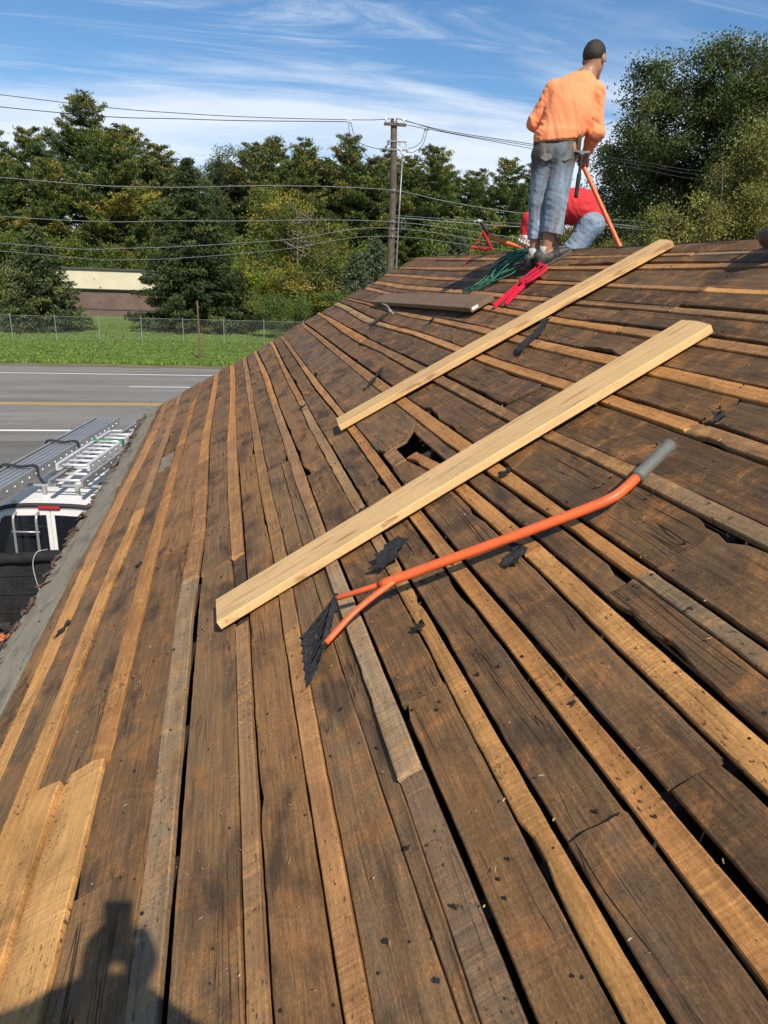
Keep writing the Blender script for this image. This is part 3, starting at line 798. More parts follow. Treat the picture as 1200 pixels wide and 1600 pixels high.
def pine_tree(seed, h=18, spread=4.2, bare=.22, cols=None, wts=None, **tags):
    r = np.random.default_rng(seed)
    root = empty('pine_tree', **tags)
    tb = MB()
    zz_ = np.linspace(0, h * .98, 14); lean = r.normal(0, .012, 2)
    ax = np.stack([lean[0] * zz_ + .12 * np.sin(zz_ * .5 + seed), lean[1] * zz_ + .12 * np.cos(zz_ * .4 + seed), zz_], 1)
    tb.tube(ax, np.interp(zz_, [0, h], [.30, .03]), 8)
    C = []; D = []; K = []
    nb = 0
    z = h * bare
    while z < h * .985:
        t = (z / h - bare) / (1 - bare)
        prof = (.55 + .75 * t) if t < .45 else (.89 * (1 - ((t - .45) / .57) ** 1.35) + .10)
        for a0 in r.uniform(0, 6.28) + np.arange(5) * 1.2566 + r.normal(0, .25, 5):
            if r.random() < .12 + .25 * (t < .2): continue
            L = spread * prof * r.uniform(.55, 1.15)
            if L < .25: L = .25
            dr = np.array([math.cos(a0), math.sin(a0), 0])
            rise = r.uniform(.02, .28) + .55 * max(t - .6, 0)
            o = np.array([np.interp(z, zz_, ax[:, 0]), np.interp(z, zz_, ax[:, 1]), z])
            s = np.linspace(0, 1, 6)[:, None]
            path = o + dr * L * s + np.array([0, 0, 1]) * (rise * L * s + .10 * L * s ** 2 - .10 * L * np.sin(s * 3.1))
            tb.tube(path, np.linspace(.05 + .012 * L, .012, 6), 4, cap=False)
            ns = max(int(L / .34), 2)
            for q in np.linspace(.30, 1.02, ns):
                p = o + dr * L * q + np.array([0, 0, rise * L * q + .10 * L * q * q - .10 * L * math.sin(q * 3.1)])
                wdt = .16 * L * (1.25 - q) + .22
                for _ in range(3 + int(wdt > .5)):
                    side = np.array([-dr[1], dr[0], 0]) * r.normal(0, wdt)
                    C.append(p + side + [0, 0, r.normal(.04, .06)]); D.append(dr * .6 + side * .5 + [0, 0, .25]); K.append(nb)
            nb += 1
        z += (.62 if h > 12 else .5) * r.uniform(.75, 1.3)
    C = np.array(C); D = unit(np.array(D)); K = np.array(K)
    per = 17
    N = len(C) * per
    Cc = np.repeat(C, per, 0) + r.normal(0, 1, (N, 3)) * [.20, .20, .085]
    T = unit(np.repeat(D, per, 0) + r.normal(0, .75, (N, 3)) + [0, 0, .25]) * r.uniform(.13, .28, (N, 1))
    B = unit(np.cross(T, r.normal(0, 1, (N, 3)))) * r.uniform(.03, .065, (N, 1))
    cols = cols or [(0.075, 0.110, 0.035), (0.105, 0.133, 0.038), (0.158, 0.152, 0.041), (0.051, 0.080, 0.032)]
    col = palette(r, N, cols, wts or [.42, .3, .13, .15], np.repeat(K, per))
    leaf_cloud('crown', Cc, T, B, col, M_needle, root)
    tb.build('trunk', M_bark, root, smooth=True)
    return root


def spruce_tree(seed, h=11, r0=4.0, cols=None, dens=1.0, skirt=.1, name='spruce_tree', **tags):
    r = np.random.default_rng(seed)
    root = empty(name, **tags)
    tb = MB(); tb.tube([(0, 0, 0), (.03, 0, h * .5), (0, .02, h)], [.22 * h / 10, .12 * h / 10, .015], 7)
    C = []; D = []; K = []; nb = 0
    z = skirt
    while z < h * .99:
        t = z / h
        L0 = r0 * (1 - t) ** .78 * (1.0 if t > .05 else .86) + .12
        nbr = int(9 + 5 * (1 - t))
        for a0 in r.uniform(0, 6.28) + np.arange(nbr) * 6.283 / nbr + r.normal(0, .16, nbr):
            L = L0 * r.uniform(.70, 1.12)
            dr = np.array([math.cos(a0), math.sin(a0), 0]); droop = r.uniform(.10, .34) * (1 - .6 * t)
            if r.random() < .35:
                tb.tube([(0, 0, z), tuple(dr * L * .5 + [0, 0, z - droop * L * .35]), tuple(dr * L + [0, 0, z - droop * L * .55])], [.03, .018, .006], 3, cap=False)
            ns = max(int(L / .30 * dens), 2)
            for q in np.linspace(.22, 1.03, ns):
                p = dr * L * q + np.array([0, 0, z - droop * L * (q - .45 * q ** 3)])
                wdt = .10 * L * (1.2 - q) + .12
                for _ in range(2):
                    C.append(p + np.array([-dr[1], dr[0], 0]) * r.normal(0, wdt) + [0, 0, -abs(r.normal(0, .07))]); D.append(dr + [0, 0, -.35]); K.append(nb)
            nb += 1
        z += h * .030 * r.uniform(.7, 1.25) + .06
    C = np.array(C); D = unit(np.array(D)); K = np.array(K)
    per = 11
    N = len(C) * per
    Cc = np.repeat(C, per, 0) + r.normal(0, 1, (N, 3)) * [.13, .13, .10]
    Cc[:, 2] = np.maximum(Cc[:, 2], .05)
    T = unit(np.repeat(D, per, 0) + r.normal(0, .6, (N, 3))) * r.uniform(.09, .20, (N, 1))
    B = unit(np.cross(T, r.normal(0, 1, (N, 3)))) * r.uniform(.03, .06, (N, 1))
    cols = cols or [(0.051, 0.072, 0.030), (0.069, 0.093, 0.035), (0.090, 0.110, 0.038), (0.036, 0.055, 0.024)]
    leaf_cloud('crown', Cc, T, B, palette(r, N, cols, [.4, .3, .15, .15], np.repeat(K, per), .25), M_needle, root)
    tb.build('trunk', M_bark, root, smooth=True)
    return root


def broad_tree(seed, h=15, rad=3.6, base=.18, cols=None, wts=None, clumps=240, leaves=120, leaf=.085, cr=.62, bark=None, name='broadleaf_tree', shell=.55, top=.5, stems=1, **tags):
    r = np.random.default_rng(seed)
    root = empty(name, **tags)
    tb = MB()
    # crown volume: a few overlapping lobes
    zb = h * base
    nl = 9
    lc = np.stack([r.normal(0, rad * .42, nl), r.normal(0, rad * .42, nl), np.linspace(zb + rad * .5, h - rad * .42, nl)], 1)
    lr = rad * np.interp(np.linspace(0, 1, nl), [0, .45, 1], [.62, .80, top]) * r.uniform(.85, 1.12, nl)
    k = r.integers(0, nl, clumps)
    d = unit(r.normal(0, 1, (clumps, 3)))
    q = (shell + (1 - shell) * r.random(clumps)) ** .8
    C = lc[k] + d * (lr[k] * q)[:, None] * [1, 1, .95]
    C[:, 2] = np.clip(C[:, 2], max(zb * .8, .25), h)
    # stems and limbs
    forks = []
    for s in range(stems):
        off = np.array([r.normal(0, .3), r.normal(0, .3), 0]) * (stems > 1)
        zt = np.linspace(0, h * .86, 9)
        sx = np.stack([off[0] * (1 + zt * .3) + r.normal(0, .10, 9) * zt * .12, off[1] * (1 + zt * .3) + r.normal(0, .10, 9) * zt * .12, zt], 1)
        tb.tube(smooth_path(sx, 3), np.interp(np.linspace(0, 1, 25), [0, 1], [.018 * h + .02, .02]), 7)
        forks.append(sx)
    for i in range(0, clumps, 3):
        sx = forks[i % stems]
        z0 = max(min(C[i, 2] - r.uniform(.25, .5) * np.hypot(C[i, 0], C[i, 1]) - .3, h * .8), h * .08)
        o = np.array([np.interp(z0, sx[:, 2], sx[:, 0]), np.interp(z0, sx[:, 2], sx[:, 1]), z0])
        m = (o + C[i]) / 2 + [0, 0, -.06 * np.linalg.norm(C[i] - o)] + r.normal(0, .15, 3)
        tb.tube(smooth_path([o, m, C[i]], 3), np.linspace(.010 + .006 * h * .6, .008, 7), 4, cap=False)
    N = clumps * leaves
    sz = r.uniform(.7, 1.25, clumps)
    idx = np.repeat(np.arange(clumps), leaves)
    g = r.normal(0, 1, (N, 3))
    Cc = C[idx] + g * (cr * sz[idx])[:, None] * [.62, .62, .46]
    Cc[:, 2] = np.maximum(Cc[:, 2], .08)
    nrm = unit(r.normal(0, 1, (N, 3)) + [0, 0, .55])
    T = unit(np.cross(nrm, r.normal(0, 1, (N, 3)))) * leaf * r.uniform(.7, 1.3, (N, 1))
    B = unit(np.cross(nrm, T)) * leaf * r.uniform(.45, .75, (N, 1))
    leaf_cloud('crown', Cc, T, B, palette(r, N, cols, wts, idx, .2), M_leaf, root)
    tb.build('trunk', bark or M_bark, root, smooth=True)
    return root


G_PINE = 'tall pines behind the long building'
G_BACK = 'pines in the far tree line'
G_RIGHT = 'tall broadleaf trees on the right'
pA = pine_tree(11, 20.2, 4.6, .20, label='tallest pine of the group on the left, its crown rising above the wires', category='tree', group=G_PINE)
pA.location = (-13.4, 83, 0)
pB = pine_tree(12, 16.8, 4.4, .16, cols=[(0.075, 0.110, 0.035), (0.128, 0.145, 0.041), (0.203, 0.181, 0.043), (0.051, 0.080, 0.032)], wts=[.34, .3, .22, .14],
               label='pine with yellowed lower branches behind the long building', category='tree', group=G_PINE)
pB.location = (-10.2, 78.5, 0)
pC = pine_tree(13, 18.0, 3.6, .25, label='narrow tall pine between the pole and the clipped row of pines', category='tree', group=G_BACK)
pC.location = (14.5, 93.9, 0); pC.scale = (1.05, 1.05, 1.13)
for src, x, y, s, rz, lab, g in [
    (pB, -18.3, 83, .98, 1.2, 'pine at the left edge of the photo behind the dark spruce', G_PINE),
    (pA, -8.8, 85, .90, 2.1, 'pine just right of the tallest one, second highest of the left group', G_PINE),
    (pB, -6.2, 84, .96, 3.4, 'rightmost pine of the left group, beside the big dark spruce', G_PINE),
    (pA, -23.5, 88, .85, .7, 'pine behind the others, cut by the left edge of the photo', G_PINE),
    (pC, -15.8, 79, .78, 4.0, 'slim pine in front of the tallest pine of the left group', G_PINE),
    (pC, 3.2, 95, 1.05, .4, 'pine whose pointed top stands above the yellowing birch, left of its neighbour', G_BACK),
    (pA, 6.2, 95, .96, 2.9, 'bushy topped pine behind the yellowing birch', G_BACK),
    (pB, 9.3, 94.5, 1.14, 5.0, 'pine behind the right side of the birch crown', G_BACK),
    (pC, 12.0, 97, 1.02, 1.9, 'pine left of the utility pole, half hidden by its neighbours', G_BACK),
    (pB, 18.4, 93, 1.07, 2.2, 'pine standing straight behind the utility pole', G_BACK),
    (pA, 22.2, 92.4, .90, 3.3, 'pine just right of the utility pole', G_BACK),
    (pC, 25.8, 91.4, 1.06, 4.4, 'pointed pine midway between the pole and the man in orange', G_BACK),
    (pB, 30.0, 90, 1.04, .2, 'pine left of the man in orange with a flat top', G_BACK),
    (pA, 34.0, 89, .88, 1.0, 'pine next to the legs of the man in orange, far in the tree line', G_BACK),
    (pB, 10.7, 101, 1.16, .6, 'pine filling the gap right of the birch, behind the front row', G_BACK),
    (pA, 16.6, 99, .93, 1.6, 'pine between the two standing nearest the utility pole, one row back', G_BACK),
    (pB, 20.4, 98, 1.10, 4.6, 'pine one row back just right of the pole', G_BACK),
    (pA, 24.2, 97, .88, 5.6, 'pine one row back left of the pointed pine', G_BACK),
    (pB, 28.2, 96, 1.05, 2.6, 'pine one row back right of the pointed pine', G_BACK),
    (pA, 0.6, 99, .82, 1.1, 'pine one row back behind the dark round tree', G_BACK),
    (pC, -12.0, 90, 1.0, 3.1, 'slim pine behind the tallest pine of the left group', G_PINE),
    (pB, -20.6, 79, .86, .9, 'low pine near the left edge before the others', G_PINE),
    (pC, 38.5, 92, 1.0, 5.5, 'pine behind the man in orange, mostly hidden by him', G_BACK),
]:
    dup(src, (x, y, 0), rz, (s, s, s * (1 + .04 * math.sin(x))), label=lab, group=g)

sp = spruce_tree(31, 7.0, 3.05, label='dark spreading spruce in front of the left end of the long building', category='tree')
sp.location = (-12.7, 55.5, 0)
sb = spruce_tree(32, 11.9, 4.7, dens=1.25, cols=[(.036, .056, .022), (.052, .074, .026), (.070, .088, .028), (.026, .042, .018)],
                 label='big dark conical spruce on the lawn right of the long building', category='tree')
sb.location = (-2.4, 58.0, 0)
s3 = spruce_tree(33, 6.2, 2.0, cols=[(0.068, 0.099, 0.061), (0.090, 0.116, 0.074), (0.075, 0.102, 0.047), (0.045, 0.065, 0.041)], label='bluish spruce just left of the utility pole', category='tree', group='small spruces near the pole')
s3.location = (10.2, 59, 0)
dup(s3, (12.6, 63.5, 0), 1.3, (1.1, 1.1, 1.2), label='taller bluish spruce behind the foot of the utility pole')
dup(s3, (7.9, 63.5, 0), 2.3, (.9, .9, .9), label='bluish spruce half behind the birch on its right')
dup(s3, (19.0, 60.5, 0), 3.3, (1.3, 1.3, 1.25), label='bluish spruce right of the pole above the roof corner')

birch = broad_tree(41, 10.3, 3.4, .10, [(0.112, 0.138, 0.035), (0.173, 0.181, 0.041), (0.083, 0.116, 0.032), (0.262, 0.217, 0.047)], [.4, .28, .2, .12], 260, 120, .085, .60, M_birch, 'birch_tree',
                   stems=3, label='pale stemmed birch with yellowing leaves in front of the far pines', category='tree')
birch.location = (5.7, 58.2, 0)
G_SM = 'little trees on the lawn'
s4 = broad_tree(42, 3.0, 1.25, .32, [(0.090, 0.138, 0.041), (0.128, 0.167, 0.047), (0.075, 0.109, 0.034)], [.4, .3, .3], 60, 110, .05, .36, None, 'young_tree', label='young round tree with a thin trunk on the lawn, left of its twin', category='tree', group=G_SM)
s4.location = (3.35, 52.2, 0)
dup(s4, (5.05, 53.5, 0), 2.0, (.75, .75, .9), label='smaller browner young tree beside the roof edge on the lawn')
bright = broad_tree(43, 5.0, 1.9, .06, [(0.188, 0.239, 0.041), (0.240, 0.275, 0.047), (0.128, 0.174, 0.038)], [.45, .3, .25], 130, 110, .075, .5, None, 'shrub', stems=4,
                    label='bright yellow green bush between the big dark spruce and the birch', category='shrub')
bright.location = (2.1, 60.0, 0)
G_SH = 'bushes filling the gaps below the pines'
bu = broad_tree(44, 6.2, 2.6, .05, [(0.090, 0.133, 0.035), (0.128, 0.167, 0.041), (0.068, 0.102, 0.030), (0.180, 0.189, 0.047)], [.4, .3, .2, .1], 170, 110, .09, .62, None, 'shrub', stems=4,
                label='leafy bush right of the young trees on the lawn', category='shrub', group=G_SH)
bu.location = (8.3, 56.5, 0); bu.scale = (.8, .8, .52)
for x, y, s, rz, lab in [
    (14.0, 72, 1.25, 1.0, 'bush behind the foot of the utility pole'), (20.5, 68, 1.25, 2.0, 'bush right of the pole behind the roof edge'),
    (24.5, 62, 1.35, 3.0, 'light bush behind the standing red bracket'), (21.3, 54, 1.20, 4.0, 'bush between the standing red bracket and the pole'),
    (28.5, 66, 1.45, 5.0, 'bush behind the left leg of the man in orange'), (27.0, 54.5, 1.2, .5, 'bush behind the crouching man in red'),
    (23.8, 75, 1.75, .3, 'tall bush behind the grip of the shovel held by the man in red'), (33.0, 72, 1.7, 1.5, 'tall bush far behind the man in orange'), (-19.5, 74, 1.25, 2.5, 'bush at the left end of the long building'),
    (-11.0, 76, 1.05, 3.5, 'bush showing above the roof of the long building'), (-1.0, 74, 1.3, 4.5, 'bush behind the right side of the big dark spruce'),
    (4.5, 76, 1.35, 5.5, 'dark bush below the far pines behind the birch'), (9.5, 78, 1.3, .9, 'bush low behind the right of the birch'),
    (-15.5, 77, 1.2, 1.9, 'bush behind the dark spreading spruce'), (-6.2, 76, 1.1, 2.9, 'bush between the long building and the big spruce')]:
    dup(bu, (x, y, 0), rz, (s, s, s * .95), label=lab)
red = broad_tree(45, 8.0, 1.9, .1, [(0.240, 0.109, 0.041), (0.180, 0.102, 0.041), (0.135, 0.123, 0.041)], [.45, .3, .25], 90, 100, .08, .5, None, 'shrub', stems=2,
                 label='reddish brown autumn shrub seen beside the long orange pole', category='shrub')
red.location = (22.9, 45.6, 0); red.scale = (.9, .9, .98)

DEC = [(0.060, 0.084, 0.032), (0.083, 0.109, 0.038), (0.045, 0.064, 0.027), (0.112, 0.131, 0.046)]
dA = broad_tree(51, 17.0, 3.5, .24, DEC, [.4, .3, .18, .12], 330, 135, .085, .62, None, shell=.45, top=.6, label='dark broadleaf tree nearest the man in orange, trunk showing at its left', category='tree', group=G_RIGHT)
dA.location = (26.0, 43.6, 0)
dB = broad_tree(52, 17.4, 4.0, .20, DEC, [.35, .33, .2, .12], 380, 135, .085, .64, None, shell=.45, top=.62, label='dark broadleaf tree second from the man in orange with a rounded top', category='tree', group=G_RIGHT)
dB.location = (29.3, 43.2, 0)
dup(dA, (31.5, 39.6, 0), 2.2, (1.08, 1.08, 1.05), label='dark broadleaf tree at the right edge, highest crown of the row')
dup(dB, (29.9, 38.6, 0), 5.2, (1.0, 1.0, .99), label='dark broadleaf tree behind the olive green one, its top near the right edge')
dup(dB, (34.5, 44.0, 0), 1.2, (1.0, 1.0, 1.0), label='dark broadleaf tree behind the right edge of the photo')
dup(dB, (-.6, 95, 0), 2.6, (1.05, 1.05, 1.02), label='dark round topped tree far behind the right shoulder of the big dark spruce', group='dark trees in the far tree line')
dup(dB, (29.0, 50.0, 0), 3.9, (.9, .9, .86), label='dark broadleaf tree behind the row, filling the gap near the reddish shrub')
OLV = [(0.150, 0.152, 0.049), (0.188, 0.189, 0.061), (0.112, 0.123, 0.041), (0.240, 0.225, 0.081)]
ol = broad_tree(53, 11.6, 3.0, .05, OLV, [.38, .3, .2, .12], 330, 130, .060, .55, None, shell=.5, stems=3, label='paler olive green tree standing before the dark row on the right', category='tree', group='olive green trees on the right')
ol.location = (21.8, 31.4, 0)
dup(ol, (24.6, 29.9, 0), 1.6, (.95, .95, .82), label='lower olive green tree cut by the right edge')
dup(ol, (19.9, 33.2, 0), 3.0, (.66, .66, .56), label='low olive bush behind the roof ridge, left of the paler olive tree')
# dense wood closing the horizon
r_ = np.random.default_rng(99)
NW = 60000
az = r_.uniform(-1.15, 1.35, NW); dd = r_.uniform(100, 118, NW)
hh = 9.5 + 2.5 * np.sin(az * 37) + 1.6 * np.sin(az * 91 + 1)
Cw = np.stack([np.sin(az) * dd, np.cos(az) * dd, hh * r_.random(NW) ** .8], 1)
nr = unit(r_.normal(0, 1, (NW, 3)) + [0, -.3, .3])
Tw = unit(np.cross(nr, r_.normal(0, 1, (NW, 3)))) * r_.uniform(.25, .6, (NW, 1)); Bw = unit(np.cross(nr, Tw)) * r_.uniform(.2, .4, (NW, 1))
leaf_cloud('woods', Cw, Tw, Bw, palette(r_, NW, [(0.060, 0.087, 0.032), (0.083, 0.109, 0.038), (0.045, 0.065, 0.027), (0.120, 0.123, 0.041)], [.4, .3, .2, .1]), M_leaf, None, kind='stuff', label='dense dark wood closing the horizon behind the pines', category='wood')
# mown grass blades along the road side lawn
NG = 34000
gy = 36.4 + 26 * r_.random(NG) ** 1.6; gx = r_.uniform(-22, 12, NG)
gy = gy + ROADDIR * gx
hgt = r_.uniform(.012, .035, NG) * np.where(gy < 37.1 + ROADDIR * gx, 3.4, 1.0)
Cg = np.stack([gx, gy, hgt * .8], 1)
Tg = np.stack([r_.normal(0, .03, NG), r_.normal(0, .03, NG), hgt], 1)
Bg = unit(np.stack([r_.normal(0, 1, NG), r_.normal(0, .4, NG), np.zeros(NG)], 1)) * r_.uniform(.02, .06, (NG, 1))
leaf_cloud('grass', Cg, Tg, Bg, palette(r_, NG, [(0.112, 0.196, 0.032), (0.158, 0.239, 0.043), (0.225, 0.239, 0.081), (0.083, 0.145, 0.027)], [.4, .3, .12, .18]), M_grass, None, kind='stuff', label='mown green grass beyond the road', category='grass')
# ------------------------------------------------------------------ long building across the road
M_cream = plain('cream_fascia', (.62, .56, .40), .7, var=.08, scale=1.2)
M_coping = plain('dark_coping', (.07, .07, .072), .6)
M_glass = plain('dark_glass', (.02, .022, .025), .12, var=.1, spec=.6, bstr=0)


def brick_mat(name):
    m, t = new_mat(name)
    o = t.n('ShaderNodeTexCoord').outputs['Object']
    v = t.n('ShaderNodeSeparateXYZ', {0: o})
    p = t.n('ShaderNodeCombineXYZ', {0: v.outputs[0], 1: v.outputs[2], 2: 0.0}).outputs[0]
    br = t.n('ShaderNodeTexBrick', {'Vector': p, 'Scale': 1.0, 'Color1': (.155, .095, .075, 1), 'Color2': (.125, .080, .066, 1), 'Mortar': (.20, .17, .15, 1), 'Mortar Size': .012, 'Brick Width': .40, 'Row Height': .20})
    n_ = t.noise(o, .8, 5, .6)
    f = t.lin(n_, .3, .7, .8, 1.15)
    c = t.mix(1.0, br.outputs['Color'], t.n('ShaderNodeCombineXYZ', {0: f, 1: f, 2: f}).outputs[0], 'MULTIPLY')
    return finish(m, t, c, .85, br.outputs['Fac'], -.4, .01)


M_brick = brick_mat('brown_block')
long_b = empty('long_building', (-20, 73.2, 0), (0, 0, math.atan(ROADDIR)), label='long low building with a cream fascia over a brown block wall', category='building')
b = MB(); b.box((0, 6, 1.08), (36, 12, 2.42)); b.build('block_wall', M_brick, long_b)
b = MB(); b.box((0, 5.96, 3.17), (36.5, 12.4, 1.66), bev=.03); b.build('fascia', M_cream, long_b)
b = MB(); b.box((0, 5.96, 4.08), (36.8, 12.7, .17), bev=.03); b.build('coping', M_coping, long_b)
b = MB(); b.box((0, -.12, 2.32), (36.2, .26, .05)); b.build('drip_ledge', M_coping, long_b)
b = MB(); b.box((0, -.02, .55), (36.02, .06, .10)); b.build('band_course', M_coping, long_b)
for xx in (-14, -8, -2):
    f_ = MB(); f_.box((xx, -.03, 1.35), (1.7, .10, 1.2)); fr = f_.build('window', M_coping, long_b)
    f_ = MB(); f_.box((xx, -.09, 1.35), (1.55, .03, 1.05)); f_.build('pane', M_glass, fr)
f_ = MB(); f_.box((16.0, -.24, 2.95), (.14, .10, .22), bev=.02); f_.build('wall_lamp', M_coping, long_b)

# house among the trees
M_roofpink = plain('faded_red_roof', (.30, .19, .15), .9, var=.15, scale=3)
M_stucco = plain('pale_stucco', (.52, .46, .40), .8, var=.1)
hs = empty('small_house', (14.2, 82.5, 0), (0, 0, .5), label='small house with a faded red roof among the trees left of the pole', category='house')
b = MB(); b.box((0, 0, 1.3), (9, 7, 2.6)); b.build('wall', M_stucco, hs)
b = MB(); b.add([(-5, -4, 2.5), (5, -4, 2.5), (5, 4, 2.5), (-5, 4, 2.5), (-2.2, 0, 4.4), (2.2, 0, 4.4), (-5, -4, 2.38), (5, -4, 2.38), (5, 4, 2.38), (-5, 4, 2.38)],
                [(0, 1, 5, 4), (1, 2, 5), (2, 3, 4, 5), (3, 0, 4), (9, 8, 7, 6), (0, 6, 7, 1), (1, 7, 8, 2), (2, 8, 9, 3), (3, 9, 6, 0)])
b.build('roof', M_roofpink, hs)
for xx in (-2.6, 0.4, 3):
    f_ = MB(); f_.box((xx, -3.51, 1.5), (1.2, .06, 1.1)); fr = f_.build('window', M_cream, hs)
    f_ = MB(); f_.box((xx, -3.55, 1.5), (1.05, .03, .95)); f_.build('pane', M_glass, fr)
sheet('driveway', [(10.5, 52), (13.0, 52), (15.2, 79), (12.2, 79)], -.006, M_lot)

# ------------------------------------------------------------------ chain link fence
M_galv = plain('galvanised_steel', (.42, .43, .42), .45, .6, var=.12)
m, t = new_mat('chain_link')
o_ = t.n('ShaderNodeTexCoord').outputs['Object']
v_ = t.n('ShaderNodeSeparateXYZ', {0: o_})
d1 = t.math('ABSOLUTE', t.math('SUBTRACT', t.math('FRACT', t.math('MULTIPLY', t.math('ADD', v_.outputs[0], v_.outputs[2]), 10)), .5))
d2 = t.math('ABSOLUTE', t.math('SUBTRACT', t.math('FRACT', t.math('MULTIPLY', t.math('SUBTRACT', v_.outputs[0], v_.outputs[2]), 10)), .5))
wire = t.math('LESS_THAN', t.math('MINIMUM', d1, d2), .014)
pb = t.n('ShaderNodeBsdfPrincipled', {'Base Color': (.40, .41, .40, 1), 'Metallic': .5, 'Roughness': .5})
mxs = t.n('ShaderNodeMixShader', {0: wire, 1: t.n('ShaderNodeBsdfTransparent').outputs[0], 2: pb.outputs[0]})
t.n('ShaderNodeOutputMaterial', {0: mxs.outputs[0]})
M_link = m
fence = empty('chain_link_fence', (0, 47.4, 0), (0, 0, -.03), label='chain link fence with thin steel posts along the lawn', category='fence')
for i in range(-16, 9):
    b = MB(); b.tube([(i * 2.5 - .25, 0, 0), (i * 2.5 - .25 + rng.normal(0, .015), rng.normal(0, .02), 1.52)], .022, 6); b.lathe([(.0, 0), (.026, 0), (.022, .03), (0, .05)], 6, (i * 2.5 - .25, 0, 1.52)); b.build('post', M_galv, fence)
b = MB(); b.tube([(-40.3, 0, 1.47), (20, 0, 1.47)], .009, 5); b.build('top_rail', M_galv, fence)
mesh_obj('chain_link', [(-40.3, .03, .04), (20, .03, .04), (20, .03, 1.47), (-40.3, .03, 1.47)], [(0, 1, 2, 3)], M_link, fence)
M_stake = plain('rusty_brown_stake', (.17, .10, .06), .85, var=.4, scale=3)
b = MB(); b.tube([(0, 0, 0), (.02, 0, 1.5), (-.01, 0, 2.95)], .045, 7)
b.box((.02, -.045, 1.15), (.10, .03, .22))
b.build('marker_post', M_stake, None, loc=(-1.5, 39.5, 0), label='thin rusty brown post standing alone at the road side', category='post', smooth=False)

# ------------------------------------------------------------------ utility pole and wires
M_pole = plain('weathered_pole_wood', (.105, .084, .064), .9, var=.35, scale=5, bstr=.6)
M_steel = plain('dull_steel', (.25, .25, .25), .5, .7)
M_porc = plain('white_porcelain', (.72, .72, .70), .3)
M_wire = plain('black_cable', (.02, .02, .022), .6)
M_wireg = plain('grey_cable', (.20, .21, .21), .6, .2)
PX, PY = 7.2, 33.2
pole = empty('utility_pole', (PX, PY, 0), (0, 0, math.atan(ROADDIR)), label='weathered wooden utility pole with crossarm, insulators and drip loops', category='utility pole')
b = MB(); zp = np.linspace(0, 10.85, 12); b.tube(np.stack([.16 - .012 * zp + .02 * np.sin(zp), 0 * zp, zp], 1), np.interp(zp, [0, 11], [.19, .135]), 12); b.build('pole', M_pole, pole, smooth=True)
b = MB(); b.box((.04, -.16, 10.62), (.95, .10, .12), bev=.01); b.build('crossarm', M_pole, pole)
for xx in (-.36, .02, .42):
    b = MB(); b.lathe([(0, 0), (.028, .0), (.028, .06), (.055, .07), (.05, .10), (.03, .11), (.045, .13), (.03, .17), (0, .18)], 10, (xx, -.16, 10.68)); b.build('insulator', M_porc, pole)
for i in range(7):
    x_, z_ = [(-.30, 9.72), (.28, 9.95), (.42, 9.78), (.55, 9.92), (.34, 9.62), (.62, 9.68), (-.22, 9.92)][i]
    b = MB(); b.lathe([(0, 0), (.04, .0), (.06, .03), (.04, .06), (.065, .09), (.045, .12), (.06, .15), (.02, .2), (0, .2)], 10, (x_, -.14 + .04 * (i % 2), z_ - .1)); b.build('insulator', M_porc if i not in (0, 6) else M_steel, pole)
b = MB(); b.box((.16, -.14, 9.66), (.95, .06, .06)); b.box((.16, -.14, 9.98), (.8, .05, .05)); b.build('steel_bracket', M_steel, pole)
b = MB(); b.tube([(.42, -.12, 9.5), (.36, -.14, 7), (.30, -.15, 3.0), (.30, -.15, 0)], .038, 8); b.build('conduit', M_steel, pole, smooth=True)
b = MB(); b.tube(smooth_path([(.58, -.15, 6.95), (.68, -.15, 6.75), (.62, -.15, 6.55), (.48, -.15, 6.6), (.50, -.15, 6.85), (.58, -.15, 6.95)], 6), .012, 5, cap=False); b.build('cable_coil', M_wireg, pole)
for z_ in (8.06, 6.8, 6.5, 6.2):
    b = MB(); b.lathe([(.155, -.04), (.175, -.04), (.175, .04), (.155, .04)], 12, (.10, 0, z_)); b.box((.09, -.19, z_), (.07, .07, .09)); b.build('clamp', M_steel, pole)


def wire_path(pts):
    return smooth_path(pts, 10)


def wire(pts, rad, mat, label, group='overhead wires along the road', name='wire'):
    b = MB(); b.tube(wire_path(pts), rad, 5, cap=False)
    b.build(name, mat, None, label=label, category='wire', group=group)


WL = -34
wire([(WL, 35.7, 12.3), (-8.44, 34.14, 10.74), (-1.14, 33.7, 10.52), (5.37, 33.31, 10.71), (7.22, 33.05, 10.84)], .014, M_wire, 'topmost black wire running left from the head of the pole')
wire([(WL, 35.7, 11.5), (-8.5, 34.14, 10.31), (-1.15, 33.7, 10.33), (5.29, 33.31, 10.63)], .016, M_wire, 'thicker black wire below the topmost one, ending at insulators left of the pole')
wire([(7.22, 33.05, 10.86), (9.58, 33.06, 10.53), (13.36, 32.83, 10.25), (18.56, 32.52, 9.82), (24.67, 32.15, 9.63), (48, 30.9, 10.4)], .015, M_wire, 'upper of the wires running right from the pole head to the man in orange')
wire([(7.6, 33.05, 10.82), (9.58, 33.0, 10.47), (13.36, 32.8, 10.17), (18.56, 32.5, 9.70), (24.67, 32.1, 9.45), (48, 30.8, 10.2)], .013, M_wire, 'middle of the three wires running right from the pole head')
wire([(7.0, 33.1, 10.74), (8.57, 33.12, 10.57), (13.38, 32.83, 10.07), (18.4, 32.5, 9.55), (24.76, 32.15, 9.23), (48, 30.9, 9.9)], .013, M_wire, 'lowest of the three wires running right from the pole head')
